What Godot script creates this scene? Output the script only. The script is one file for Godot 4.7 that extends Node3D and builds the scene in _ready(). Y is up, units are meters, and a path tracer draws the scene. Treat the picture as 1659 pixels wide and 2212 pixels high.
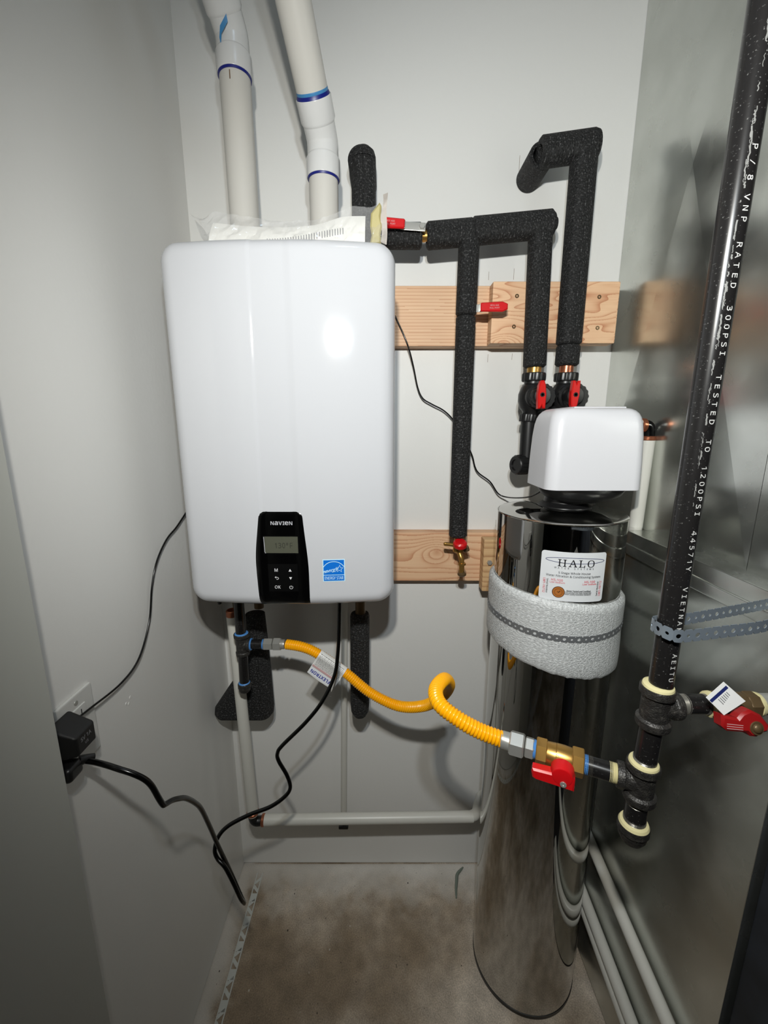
extends Node3D
# Utility closet: wall-hung water heater, water conditioner tank, gas manifold, lit by a headlamp.

const EYE := Vector3(0, 1.492, 1.16)
const EXPOSURE := 0.92
const LAMP := 1.0

class Geo:
	var v := PackedVector3Array()
	var u := PackedVector2Array()

	func tri(a: Vector3, b: Vector3, c: Vector3) -> void:
		if a.distance_squared_to(b) < 1e-14 or b.distance_squared_to(c) < 1e-14 or a.distance_squared_to(c) < 1e-14:
			return
		v.append(a); v.append(b); v.append(c)

	func quad(a: Vector3, b: Vector3, c: Vector3, d: Vector3) -> void:
		tri(a, b, c); tri(a, c, d)

	func outward(from: int) -> void:
		var o := Vector3.ZERO
		for i in range(from, v.size()): o += v[i]
		o /= maxf(1.0, v.size() - from)
		var s := 0.0
		for i in range(from, v.size(), 3): s += (v[i] - o).dot((v[i + 1] - o).cross(v[i + 2] - o))
		if s > 0.0:
			flip(from)

	func flip(from: int) -> void:
		for i in range(from, v.size(), 3):
			var t := v[i + 1]; v[i + 1] = v[i + 2]; v[i + 2] = t

	func move(from: int, xf: Transform3D) -> void:
		for i in range(from, v.size()): v[i] = xf * v[i]

	# rows of points; each row the same length
	func loft(rows: Array, closed := true, caps := true, orient := true) -> Geo:
		var s := v.size()
		var n: int = rows[0].size()
		for i in rows.size() - 1:
			for j in (n if closed else n - 1):
				var k := (j + 1) % n
				quad(rows[i][j], rows[i][k], rows[i + 1][k], rows[i + 1][j])
		if caps and closed:
			for e in 2:
				var r: PackedVector3Array = rows[0] if e == 0 else rows[rows.size() - 1]
				var c := Vector3.ZERO
				for p in r: c += p
				c /= n
				for j in n:
					if e == 0: tri(c, r[(j + 1) % n], r[j])
					else: tri(c, r[j], r[(j + 1) % n])
		if orient: outward(s)
		return self

	func lathe(profile: Array, xf := Transform3D.IDENTITY, seg := 28) -> Geo:
		var rows := []
		for p: Vector2 in profile:
			var r := PackedVector3Array()
			for j in seg:
				var a := TAU * (j + 0.5) / seg
				r.append(xf * Vector3(p.x * sin(a), p.y, p.x * cos(a)))
			rows.append(r)
		return loft(rows)

	func cyl(a: Vector3, b: Vector3, r: float, seg := 28, bev := 0.0) -> Geo:
		var h := a.distance_to(b)
		var xf := Geo.along(a, b)
		if bev > 0.0: return lathe([Vector2(r - bev, 0), Vector2(r - bev * 0.3, bev * 0.3), Vector2(r, bev), Vector2(r, h - bev), Vector2(r - bev * 0.3, h - bev * 0.3), Vector2(r - bev, h)], xf, seg)
		return lathe([Vector2(r, 0), Vector2(r, h)], xf, seg)

	# open tube with a wall
	func sleeve(a: Vector3, b: Vector3, r: float, ri: float, seg := 28, bev := 0.002) -> Geo:
		var h := a.distance_to(b)
		var rows := []
		var xf := Geo.along(a, b)
		for p: Vector2 in [Vector2(ri, 0), Vector2(r - bev, 0), Vector2(r, bev), Vector2(r, h - bev), Vector2(r - bev, h), Vector2(ri, h), Vector2(ri, 0)]:
			var q := PackedVector3Array()
			for j in seg:
				var t := TAU * j / seg
				q.append(xf * Vector3(p.x * sin(t), p.y, p.x * cos(t)))
			rows.append(q)
		return loft(rows, true, false)

	# y runs from a to b
	static func along(a: Vector3, b: Vector3, up := Vector3(0, 0, 1)) -> Transform3D:
		var y := (b - a).normalized()
		var z := up
		if absf(y.dot(z)) > 0.98: z = Vector3(0, 1, 0)
		var x := y.cross(z).normalized()
		z = x.cross(y)
		return Transform3D(Basis(x, y, z), a)

	static func curve(pts: Array, n: int) -> PackedVector3Array:
		var out := PackedVector3Array()
		for i in pts.size() - 1:
			var p0: Vector3 = pts[maxi(i - 1, 0)]; var p1: Vector3 = pts[i]; var p2: Vector3 = pts[i + 1]; var p3: Vector3 = pts[mini(i + 2, pts.size() - 1)]
			for k in n: out.append(p1.cubic_interpolate(p2, p0, p3, float(k) / n))
		out.append(pts[pts.size() - 1])
		return out

	static func resample(pts: PackedVector3Array, step: float) -> PackedVector3Array:
		var out := PackedVector3Array([pts[0]])
		var left := step
		for i in pts.size() - 1:
			var a := pts[i]; var b := pts[i + 1]
			var l := a.distance_to(b); var at := 0.0
			while l - at >= left:
				at += left; out.append(a.lerp(b, at / l)); left = step
			left -= l - at
		out.append(pts[pts.size() - 1])
		return out

	func tube(pts: PackedVector3Array, radius: Callable, seg := 14) -> Geo:
		var rows := []
		var t0 := (pts[1] - pts[0]).normalized()
		var x := t0.cross(Vector3.UP if absf(t0.y) < 0.9 else Vector3.RIGHT).normalized()
		for i in pts.size():
			var t := (pts[mini(i + 1, pts.size() - 1)] - pts[maxi(i - 1, 0)]).normalized()
			x = (x - t * x.dot(t)).normalized()
			var y := t.cross(x)
			var r: float = radius.call(i)
			var q := PackedVector3Array()
			for j in seg:
				var a := TAU * j / seg
				q.append(pts[i] + (x * cos(a) + y * sin(a)) * r)
			rows.append(q)
		return loft(rows)

	# box with rounded edges
	func rbox(c: Vector3, size: Vector3, r := 0.002, xf := Transform3D.IDENTITY, shape = null) -> Geo:
		var s := v.size()
		var h := size * 0.5
		r = minf(r, minf(h.x, minf(h.y, h.z)) * 0.999)
		var n := 1 if r < 0.004 else 3
		var ax := []
		for k in 3:
			var l := [-h[k]]
			for i in range(1, n): l.append(-h[k] + r * (1.0 - tan(PI / 4 * (1.0 - float(i) / n))))
			l.append(-h[k] + r); l.append(h[k] - r)
			for i in range(n - 1, 0, -1): l.append(h[k] - r * (1.0 - tan(PI / 4 * (1.0 - float(i) / n))))
			l.append(h[k])
			ax.append(l)
		for k in 3:
			var a := (k + 1) % 3; var b := (k + 2) % 3
			for sgn: float in [-1.0, 1.0]:
				for i in ax[a].size() - 1:
					for j in ax[b].size() - 1:
						var q := []
						for d: Array in [[0, 0], [1, 0], [1, 1], [0, 1]]:
							var p := Vector3.ZERO
							p[k] = sgn * h[k]; p[a] = ax[a][i + d[0]]; p[b] = ax[b][j + d[1]]
							var inn := p.clamp(-h + Vector3.ONE * r, h - Vector3.ONE * r)
							var o := inn + (p - inn).normalized() * r if p != inn else p
							if shape != null: o = shape.call(o)
							q.append(xf * (c + o))
						if sgn > 0: quad(q[0], q[3], q[2], q[1])
						else: quad(q[0], q[1], q[2], q[3])
		outward(s)
		return self

	# polygon in x,y pushed along z, centred, with a bevel
	func prism(poly: PackedVector2Array, depth: float, xf := Transform3D.IDENTITY, bev := 0.001) -> Geo:
		var s := v.size()
		if not Geometry2D.is_polygon_clockwise(poly): poly.reverse()
		var n := poly.size()
		var inn := PackedVector2Array()
		for i in n:
			var a := (poly[i] - poly[(i + n - 1) % n]).normalized(); var b := (poly[(i + 1) % n] - poly[i]).normalized()
			var na := Vector2(a.y, -a.x); var nb := Vector2(b.y, -b.x)
			var m := (na + nb)
			m = m / maxf(0.35, m.length_squared() * 0.5)
			inn.append(poly[i] + m * bev)
		var area := 0.0; var area2 := 0.0
		for i in n:
			area += poly[i].cross(poly[(i + 1) % n]); area2 += inn[i].cross(inn[(i + 1) % n])
		if absf(area2) > absf(area):
			for i in n: inn[i] = poly[i] * 2.0 - inn[i]
		var h := depth * 0.5
		var rows := []
		for e: Array in [[inn, -h], [poly, -h + bev], [poly, h - bev], [inn, h]]:
			var r := PackedVector3Array()
			for p: Vector2 in e[0]: r.append(xf * Vector3(p.x, p.y, e[1]))
			rows.append(r)
		loft(rows, true, false, false)
		var t := Geometry2D.triangulate_polygon(inn)
		for i in range(0, t.size(), 3):
			tri(rows[3][t[i]], rows[3][t[i + 1]], rows[3][t[i + 2]])
			tri(rows[0][t[i]], rows[0][t[i + 2]], rows[0][t[i + 1]])
		# make faces agree: caps against sides
		var fixed := Geo.new(); fixed.v = v.slice(s)
		fixed.agree()
		v = v.slice(0, s); v.append_array(fixed.v)
		outward(s)
		return self

	func agree() -> void:
		# flip triangles so that neighbours run their shared edge in opposite directions
		var edges := {}
		var n := v.size() / 3
		for f in n:
			for k in 3:
				var a := Vector3i((v[f * 3 + k] * 1e5).round()); var b := Vector3i((v[f * 3 + (k + 1) % 3] * 1e5).round())
				var key := [a, b] if a < b else [b, a]
				if not edges.has(key): edges[key] = []
				edges[key].append([f, a < b])
		var near := []
		for f in n: near.append([])
		for key in edges:
			var l: Array = edges[key]
			if l.size() == 2:
				near[l[0][0]].append([l[1][0], l[0][1] == l[1][1]]); near[l[1][0]].append([l[0][0], l[0][1] == l[1][1]])
		var state := PackedInt32Array(); state.resize(n); state.fill(-1)
		for f in n:
			if state[f] >= 0: continue
			state[f] = 0
			var todo := [f]
			while todo:
				var g: int = todo.pop_back()
				for e: Array in near[g]:
					if state[e[0]] < 0:
						state[e[0]] = state[g] ^ (1 if e[1] else 0)
						todo.append(e[0])
		for f in n:
			if state[f] == 1:
				var t := v[f * 3 + 1]; v[f * 3 + 1] = v[f * 3 + 2]; v[f * 3 + 2] = t

	# a flat or curved ribbon along 2D points, put into space by a function of Vector3
	func stroke(pts: PackedVector2Array, w: float, map: Callable, closed := false) -> Geo:
		var n := pts.size()
		var l := []; var r := []
		for i in n:
			var a := pts[(i + n - 1) % n] if closed else pts[maxi(i - 1, 0)]
			var b := pts[(i + 1) % n] if closed else pts[mini(i + 1, n - 1)]
			var d := (b - a).normalized() * w * 0.5
			l.append(map.call(Vector3(pts[i].x - d.y, pts[i].y + d.x, 0))); r.append(map.call(Vector3(pts[i].x + d.y, pts[i].y - d.x, 0)))
		for i in (n if closed else n - 1):
			var k := (i + 1) % n
			quad(l[i], l[k], r[k], r[i])
		return self

	func patch(x0: float, x1: float, y0: float, y1: float, map: Callable, nx := 8, ny := 1) -> Geo:
		for i in nx:
			for j in ny:
				var xa := lerpf(x0, x1, float(i) / nx); var xb := lerpf(x0, x1, float(i + 1) / nx)
				var ya := lerpf(y0, y1, float(j) / ny); var yb := lerpf(y0, y1, float(j + 1) / ny)
				quad(map.call(Vector3(xa, ya, 0)), map.call(Vector3(xa, yb, 0)), map.call(Vector3(xb, yb, 0)), map.call(Vector3(xb, ya, 0)))
		return self

	func round_patch(x0: float, x1: float, y0: float, y1: float, r: float, map: Callable, nx := 24) -> Geo:
		var ys := []
		for i in 7: ys.append(y0 + r * (1.0 - cos(PI * 0.5 * i / 6.0)))
		for i in 7: ys.append(y1 - r * (1.0 - sin(PI * 0.5 * i / 6.0)))
		ys.sort()
		var rows := []
		for y: float in ys:
			var d := maxf(maxf(y0 + r - y, y - y1 + r), 0.0)
			var c := r - sqrt(maxf(r * r - d * d, 0.0))
			var row := []
			for i in nx + 1: row.append(map.call(Vector3(lerpf(x0 + c, x1 - c, float(i) / nx), y, 0)))
			rows.append(row)
		for j in rows.size() - 1:
			for i in nx: quad(rows[j][i], rows[j + 1][i], rows[j + 1][i + 1], rows[j][i + 1])
		return self

	# cap = height of capitals; placed centred on the origin and mapped
	func text(s: String, cap: float, map: Callable, face := "Droid Sans", bold := false, at := Vector2.ZERO, squeeze := 1.0, thick := 0.0003) -> Geo:
		var t := TextMesh.new()
		var f := SystemFont.new()
		f.font_names = PackedStringArray([face]); f.font_weight = 700 if bold else 400
		t.font = f; t.font_size = 48; t.pixel_size = cap / (48.0 * 0.714); t.depth = thick; t.curve_step = 1.5
		t.text = s
		t.horizontal_alignment = HORIZONTAL_ALIGNMENT_CENTER
		t.vertical_alignment = VERTICAL_ALIGNMENT_CENTER
		for k in t.get_surface_count():
			var arr := t.surface_get_arrays(k)
			var p: PackedVector3Array = arr[Mesh.ARRAY_VERTEX]
			var idx: PackedInt32Array = arr[Mesh.ARRAY_INDEX] if arr[Mesh.ARRAY_INDEX] != null else PackedInt32Array(range(p.size()))
			var mid := t.get_aabb().get_center().y if s.length() == 1 else 0.0
			for i in idx:
				var q := p[i] - Vector3(0, mid, 0)
				v.append(map.call(Vector3(q.x * squeeze + at.x, q.y + at.y, q.z)))
		return self

	func uv(f: Callable) -> Geo:
		u.resize(v.size())
		for i in v.size(): u[i] = f.call(v[i])
		return self

	func mesh(angle := 38.0, off := Vector3.ZERO) -> ArrayMesh:
		var n := v.size() / 3
		var fn := PackedVector3Array(); fn.resize(n)
		var at := {}
		var keys := []
		keys.resize(v.size())
		for f in n:
			fn[f] = (v[f * 3 + 2] - v[f * 3]).cross(v[f * 3 + 1] - v[f * 3])
			for k in 3:
				var key := Vector3i((v[f * 3 + k] * 30000.0).round())
				keys[f * 3 + k] = key
				if not at.has(key): at[key] = [f]
				else: at[key].append(f)
		var un := PackedVector3Array(); un.resize(n)
		for f in n: un[f] = fn[f].normalized()
		var c := cos(deg_to_rad(angle))
		var nor := PackedVector3Array(); nor.resize(v.size())
		for i in v.size():
			var me := un[i / 3]
			var sum := Vector3.ZERO
			for g: int in at[keys[i]]:
				if un[g].dot(me) > c: sum += fn[g]
			nor[i] = sum.normalized() if sum.length_squared() > 0 else (me if me != Vector3.ZERO else Vector3.UP)
		var vv := v.duplicate()
		if off != Vector3.ZERO:
			for i in vv.size(): vv[i] -= off
		var arr := []
		arr.resize(Mesh.ARRAY_MAX)
		arr[Mesh.ARRAY_VERTEX] = vv; arr[Mesh.ARRAY_NORMAL] = nor
		if u.size() == v.size(): arr[Mesh.ARRAY_TEX_UV] = u
		var m := ArrayMesh.new()
		m.add_surface_from_arrays(Mesh.PRIMITIVE_TRIANGLES, arr)
		return m

# ---------------------------------------------------------------- helpers
var M := {}

func mat(key: String, c: Color, rough := 0.6, metal := 0.0) -> StandardMaterial3D:
	var m := StandardMaterial3D.new()
	m.albedo_color = c; m.roughness = rough; m.metallic = metal
	m.resource_name = key
	M[key] = m
	return m

func noise_tex(freq: float, seed_: int, lo: Color, hi: Color, octaves := 3, size := 256, normal := false, bump := 4.0, kind := FastNoiseLite.TYPE_SIMPLEX_SMOOTH, a := 0.0, b := 1.0) -> NoiseTexture2D:
	var n := FastNoiseLite.new()
	n.noise_type = kind; n.frequency = freq; n.seed = seed_; n.fractal_octaves = octaves
	var t := NoiseTexture2D.new()
	t.width = size; t.height = size; t.seamless = true; t.noise = n
	if normal:
		t.as_normal_map = true; t.bump_strength = bump
	else:
		var g := Gradient.new()
		g.offsets = PackedFloat32Array([a, b]); g.colors = PackedColorArray([lo, hi])
		t.color_ramp = g
	return t

func tri_map(m: StandardMaterial3D, scale_: float, world := true) -> void:
	m.uv1_triplanar = true; m.uv1_world_triplanar = world
	m.uv1_scale = Vector3.ONE * scale_

func bumpy(m: StandardMaterial3D, t: Texture2D, strength: float, scale_: float) -> void:
	m.normal_enabled = true; m.normal_texture = t; m.normal_scale = strength
	tri_map(m, scale_)

var taken := {}
func numbered(called: String) -> String:
	taken[called] = taken.get(called, 0) + 1
	return called if taken[called] == 1 else "%s_%03d" % [called, taken[called] - 1]

func thing(called: String, label: String, category: String, at: Vector3, group := "") -> Node3D:
	var o := Node3D.new()
	o.name = numbered(called); o.position = at
	add_child(o, true)
	return tag(o, label, category, group)

func tag(o: Node3D, label: String, category: String, group := "") -> Node3D:
	o.set_meta("label", label); o.set_meta("category", category)
	if group: o.set_meta("group", group)
	return o

func obj(called: String, g: Geo, m: Material, parent: Node3D = self, angle := 38.0, label := "") -> MeshInstance3D:
	var o := MeshInstance3D.new()
	var base := Vector3.ZERO
	var p: Node = parent
	while p != self:
		base += (p as Node3D).position; p = p.get_parent()
	o.mesh = g.mesh(angle, base); o.material_override = m
	o.name = called if parent != self else numbered(called)
	parent.add_child(o, true)
	if parent != self and String(o.name) != called:
		var k := 1
		while parent.has_node("%s_%03d" % [called, k]): k += 1
		o.name = "%s_%03d" % [called, k]
	if label: o.set_meta("label", label)
	return o

func single(called: String, g: Geo, m: Material, label: String, category: String, group := "", angle := 38.0) -> MeshInstance3D:
	var o := obj(called, g, m, self, angle)
	tag(o, label, category, group)
	return o

func struct(called: String, g: Geo, m: Material, parent: Node3D = self, angle := 30.0) -> MeshInstance3D:
	var o := obj(called, g, m, parent, angle)
	if parent == self: o.set_meta("kind", "structure")
	return o

func box(a: Vector3, b: Vector3, r := 0.0015) -> Geo:
	return Geo.new().rbox((a + b) * 0.5, (b - a).abs(), r)

func hexnut(a: Vector3, b: Vector3, r: float, xseg := 6) -> Geo:
	var h := a.distance_to(b); var c := minf(h * 0.12, r * 0.12)
	return Geo.new().lathe([Vector2(r * 0.6, 0), Vector2(r - c, 0), Vector2(r, c), Vector2(r, h - c), Vector2(r - c, h), Vector2(r * 0.6, h)], Geo.along(a, b), xseg)

func thread(a: Vector3, b: Vector3, r: float, pitch := 0.0018) -> Geo:
	var h := a.distance_to(b)
	var prof := []
	var y := 0.0
	while y < h:
		prof.append(Vector2(r, y)); prof.append(Vector2(r - 0.0009, minf(y + pitch * 0.5, h)))
		y += pitch
	return Geo.new().lathe(prof, Geo.along(a, b), 24)

# ---------------------------------------------------------------- pictures of what surfaces are made of
func wood(seed_: int, w: int, h: int, freq: float, wave: float, knots: Array, light: Color, dark: Color) -> ImageTexture:
	var n := FastNoiseLite.new(); n.seed = seed_; n.frequency = 0.006; n.fractal_octaves = 3
	var f := FastNoiseLite.new(); f.seed = seed_ + 9; f.frequency = 0.05; f.fractal_octaves = 2
	var im := Image.create(w, h, false, Image.FORMAT_RGB8)
	for y in h:
		for x in w:
			var k := float(y) / h * freq + n.get_noise_2d(x * 0.22, y * 1.1) * wave
			var heart := 0.0
			for kn: Vector4 in knots:
				var d := Vector2(x - kn.x, (y - kn.y) * kn.w).length() / kn.z
				k += exp(-d * d * 0.16) * 3.4
				if d < 1.0: heart = maxf(heart, 1.0 - d)
			var s := k - floorf(k)
			s = pow(s, 5.0) * 0.75 + 0.18 * (0.5 + 0.5 * n.get_noise_2d(x * 0.6 + 900.0, y * 2.0)) + 0.10 * f.get_noise_2d(x * 0.12, y * 4.0)
			var c := light.lerp(dark, clampf(s + heart * 0.5, 0.0, 1.0))
			im.set_pixel(x, y, c)
	return ImageTexture.create_from_image(im)

func concrete() -> ImageTexture:
	var big := FastNoiseLite.new(); big.seed = 4; big.frequency = 0.0035; big.fractal_octaves = 4
	var mid := FastNoiseLite.new(); mid.seed = 8; mid.frequency = 0.02; mid.fractal_octaves = 4
	var fine := FastNoiseLite.new(); fine.seed = 19; fine.frequency = 0.28; fine.fractal_octaves = 3
	var edge := FastNoiseLite.new(); edge.seed = 15; edge.frequency = 0.012; edge.fractal_octaves = 4
	var im := Image.create(1024, 1024, false, Image.FORMAT_RGB8)
	var rng := RandomNumberGenerator.new(); rng.seed = 77
	var brown := Color(0.55, 0.485, 0.405); var tan := Color(0.78, 0.73, 0.67); var paint := Color(0.86, 0.855, 0.84)
	for y in 1024:
		for x in 1024:
			# 1.2 m across: x from -0.5, z from 0
			var px := x / 1024.0 * 1.2 - 0.5; var pz := y / 1024.0 * 1.2
			var b := clampf(0.50 + 1.05 * big.get_noise_2d(x, y) + (px - 0.02) * 1.0 + (pz - 0.2) * 0.2, 0.0, 1.0)
			var m := mid.get_noise_2d(x, y) * 0.6 + fine.get_noise_2d(x, y)
			var c := brown.lerp(tan, b)
			c = c * (1.0 + 0.20 * m)
			var e := edge.get_noise_2d(x, y)
			# paint overspray along the foot of the back wall and of the left wall
			var o := maxf(smoothstep(0.16 + e * 0.12, 0.0, pz), smoothstep(0.085 + e * 0.06, 0.015, px + 0.487))
			c = c.lerp(paint, clampf(o, 0.0, 1.0) * 0.7)
			im.set_pixel(x, y, c)
	for i in 420:
		var x := rng.randi_range(2, 1020); var y := rng.randi_range(2, 1020)
		var dark := rng.randf() < 0.55
		var c := Color(0.1, 0.08, 0.06) if dark else Color(0.8, 0.78, 0.74)
		var s := rng.randi_range(1, 3) if rng.randf() < 0.4 else 1
		im.fill_rect(Rect2i(x, y, s, s + rng.randi_range(0, 1)), im.get_pixel(x, y).lerp(c, rng.randf_range(0.4, 0.95)))
	return ImageTexture.create_from_image(im)

func sheet_print(lines: int, ink: Color, seed_: int) -> ImageTexture:
	var rng := RandomNumberGenerator.new(); rng.seed = seed_
	var im := Image.create(256, 256, false, Image.FORMAT_RGB8)
	im.fill(Color(0.86, 0.86, 0.85))
	for i in lines:
		var y := 14 + i * 228 / lines
		var x := 14
		while x < 240:
			var w := rng.randi_range(5, 22)
			im.fill_rect(Rect2i(x, y, mini(w, 242 - x), maxi(2, 110 / lines)), ink)
			x += w + 4
	return ImageTexture.create_from_image(im)

func materials() -> void:
	var m := mat("wall paint", Color(0.875, 0.873, 0.86), 0.5)
	bumpy(m, noise_tex(0.05, 3, Color.BLACK, Color.WHITE, 3, 256, true, 3.0), 0.05, 5.0)
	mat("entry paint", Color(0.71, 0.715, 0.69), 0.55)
	mat("ceiling paint", Color(0.80, 0.79, 0.77), 0.8)
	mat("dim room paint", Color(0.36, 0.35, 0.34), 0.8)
	m = mat("concrete", Color.WHITE, 0.72)
	m.albedo_texture = concrete()
	m.normal_enabled = true; m.normal_scale = 0.35
	mat("room floor", Color(0.5, 0.46, 0.42), 0.8)
	mat("enamel", Color(0.745, 0.75, 0.765), 0.07)
	mat("casing grey", Color(0.55, 0.56, 0.58), 0.35, 0.3)
	mat("gloss black", Color(0.012, 0.012, 0.014), 0.16)
	mat("pad black", Color(0.020, 0.020, 0.022), 0.3)
	mat("lcd", Color(0.31, 0.315, 0.27), 0.25)
	mat("lcd ink", Color(0.185, 0.19, 0.16), 0.5)
	mat("silver print", Color(0.66, 0.66, 0.68), 0.45)
	mat("white print", Color(0.85, 0.85, 0.86), 0.5)
	mat("stencil ink", Color(0.72, 0.72, 0.71), 0.55)
	mat("black print", Color(0.05, 0.05, 0.07), 0.5)
	mat("blue ink", Color(0.05, 0.12, 0.55), 0.5)
	mat("navy print", Color(0.10, 0.14, 0.36), 0.5)
	mat("red print", Color(0.80, 0.20, 0.28), 0.5)
	mat("blue print", Color(0.02, 0.42, 0.80), 0.4)
	mat("pale print", Color(0.78, 0.92, 0.97), 0.4)
	mat("label white", Color(0.85, 0.86, 0.87), 0.35)
	mat("label yellow", Color(0.82, 0.66, 0.06), 0.5)
	mat("seal gold", Color(0.66, 0.40, 0.16), 0.5)
	mat("seal brown", Color(0.26, 0.13, 0.06), 0.5)
	m = mat("pvc", Color(0.755, 0.745, 0.72), 0.34)
	mat("pvc fitting", Color(0.79, 0.79, 0.785), 0.2)
	mat("primer", Color(0.03, 0.08, 0.42), 0.4)
	mat("primer smear", Color(0.22, 0.47, 0.66), 0.4)
	mat("grime", Color(0.45, 0.36, 0.28), 0.6)
	m = mat("foam", Color.WHITE, 0.75)
	m.albedo_texture = noise_tex(0.085, 21, Color(0.072, 0.072, 0.074), Color(0.38, 0.38, 0.38), 2, 256, false, 0.0, FastNoiseLite.TYPE_PERLIN, 0.56, 0.90)
	bumpy(m, noise_tex(0.07, 5, Color.BLACK, Color.WHITE, 3, 256, true, 14.0), 1.0, 11.0)
	mat("copper", Color(0.66, 0.41, 0.30), 0.3, 0.75)
	mat("brass", Color(0.72, 0.56, 0.30), 0.33, 0.85)
	mat("old brass", Color(0.38, 0.31, 0.21), 0.42, 0.45)
	mat("steel", Color(0.72, 0.72, 0.70), 0.32, 0.6)
	mat("red vinyl", Color(0.78, 0.06, 0.085), 0.33)
	mat("dark red", Color(0.56, 0.07, 0.075), 0.4)
	mat("red plastic", Color(0.78, 0.07, 0.055), 0.3)
	mat("black plastic", Color(0.09, 0.09, 0.092), 0.36)
	mat("adapter black", Color(0.06, 0.06, 0.06), 0.55)
	mat("white plastic", Color(0.83, 0.83, 0.845), 0.3)
	mat("mirror steel", Color(0.76, 0.755, 0.74), 0.03, 1.0)
	m = mat("packing foam", Color(0.86, 0.87, 0.87), 0.45)
	m.albedo_texture = noise_tex(0.12, 31, Color(0.80, 0.80, 0.80), Color(1, 1, 1), 3, 256, false, 0.0, FastNoiseLite.TYPE_PERLIN, 0.35, 0.7)
	bumpy(m, noise_tex(0.10, 32, Color.BLACK, Color.WHITE, 4, 256, true, 9.0), 0.45, 9.0)
	m.uv1_scale = Vector3(7, 12, 7)
	m = mat("galvanized", Color(0.82, 0.83, 0.81), 0.2, 0.95)
	m.roughness_texture = noise_tex(0.012, 41, Color(0.62, 0.62, 0.62), Color(1, 1, 1), 4, 512)
	m.roughness = 0.30
	m.albedo_texture = noise_tex(0.008, 44, Color(0.92, 0.92, 0.915), Color(1, 1, 1), 5, 512)
	tri_map(m, 1.6)
	mat("zinc strap", Color(0.60, 0.645, 0.69), 0.36, 0.65)
	mat("dark strap", Color(0.50, 0.51, 0.52), 0.45, 0.5)
	m = mat("cabinet", Color(0.17, 0.19, 0.225), 0.55)
	m.albedo_texture = noise_tex(0.03, 47, Color(0.6, 0.6, 0.6), Color(1, 1, 1), 4, 256, false, 0.0, FastNoiseLite.TYPE_PERLIN)
	tri_map(m, 2.0)
	m = mat("black iron", Color.WHITE, 0.24)
	m.albedo_texture = noise_tex(0.16, 51, Color(0.10, 0.098, 0.098), Color(0.50, 0.50, 0.49), 3, 512, false, 0.0, FastNoiseLite.TYPE_PERLIN, 0.77, 0.88)
	tri_map(m, 5.0)
	mat("paint scuff", Color(0.44, 0.44, 0.43), 0.5)
	m = mat("cast iron", Color(0.30, 0.29, 0.28), 0.45, 0.3)
	m.albedo_texture = noise_tex(0.05, 53, Color(0.6, 0.6, 0.6), Color(1.0, 1.0, 0.98), 4, 256, false, 0.0, FastNoiseLite.TYPE_PERLIN, 0.45, 0.85)
	bumpy(m, noise_tex(0.14, 54, Color.BLACK, Color.WHITE, 3, 256, true, 6.0), 0.5, 10.0)
	mat("dope", Color(0.80, 0.765, 0.58), 0.55)
	mat("thread steel", Color(0.55, 0.54, 0.51), 0.35, 0.7)
	mat("tape blue", Color(0.30, 0.53, 0.78), 0.45)
	mat("hose yellow", Color(0.99, 0.69, 0.03), 0.28)
	mat("pex white", Color(0.80, 0.795, 0.765), 0.36)
	mat("cord black", Color(0.012, 0.012, 0.012), 0.22)
	mat("plate white", Color(0.80, 0.80, 0.785), 0.3)
	mat("slot dark", Color(0.05, 0.05, 0.05), 0.6)
	mat("paper", Color(0.86, 0.86, 0.855), 0.7)
	m = mat("manual paper", Color(0.90, 0.895, 0.875), 0.7)
	mat("page ink", Color(0.48, 0.48, 0.49), 0.7)
	mat("packet", Color(0.66, 0.62, 0.42), 0.5)
	mat("bag seal", Color(0.72, 0.69, 0.66), 0.4)
	m = mat("clear film", Color(0.92, 0.92, 0.92, 0.10), 0.06)
	m.transparency = BaseMaterial3D.TRANSPARENCY_ALPHA; m.cull_mode = BaseMaterial3D.CULL_DISABLED
	m = mat("tag print", Color.WHITE, 0.35)
	m.albedo_texture = sheet_print(20, Color(0.52, 0.51, 0.51), 3)
	mat("tag pink", Color(0.74, 0.60, 0.60), 0.5)
	mat("bead metal", Color(0.80, 0.81, 0.79), 0.5, 0.1)
	mat("debris", Color(0.47, 0.51, 0.47), 0.3)
	mat("lamp shell", Color(0.05, 0.05, 0.05), 0.5)
	m = mat("lamp glow", Color(1, 1, 1), 0.4)
	m.emission_enabled = true; m.emission = Color(1, 0.97, 0.92); m.emission_energy_multiplier = 30.0
	m = mat("ceiling glow", Color(1, 1, 1), 0.5)
	m.emission_enabled = true; m.emission = Color(0.80, 0.90, 1.0); m.emission_energy_multiplier = 0.8
	m = mat("lamp glow cool", Color(1, 1, 1), 0.4)
	m.emission_enabled = true; m.emission = Color(0.86, 0.93, 1.0); m.emission_energy_multiplier = 30.0

func board_mat(key: String, t: Texture2D) -> StandardMaterial3D:
	var m := mat(key, Color.WHITE, 0.62)
	m.albedo_texture = t
	return m

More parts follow.
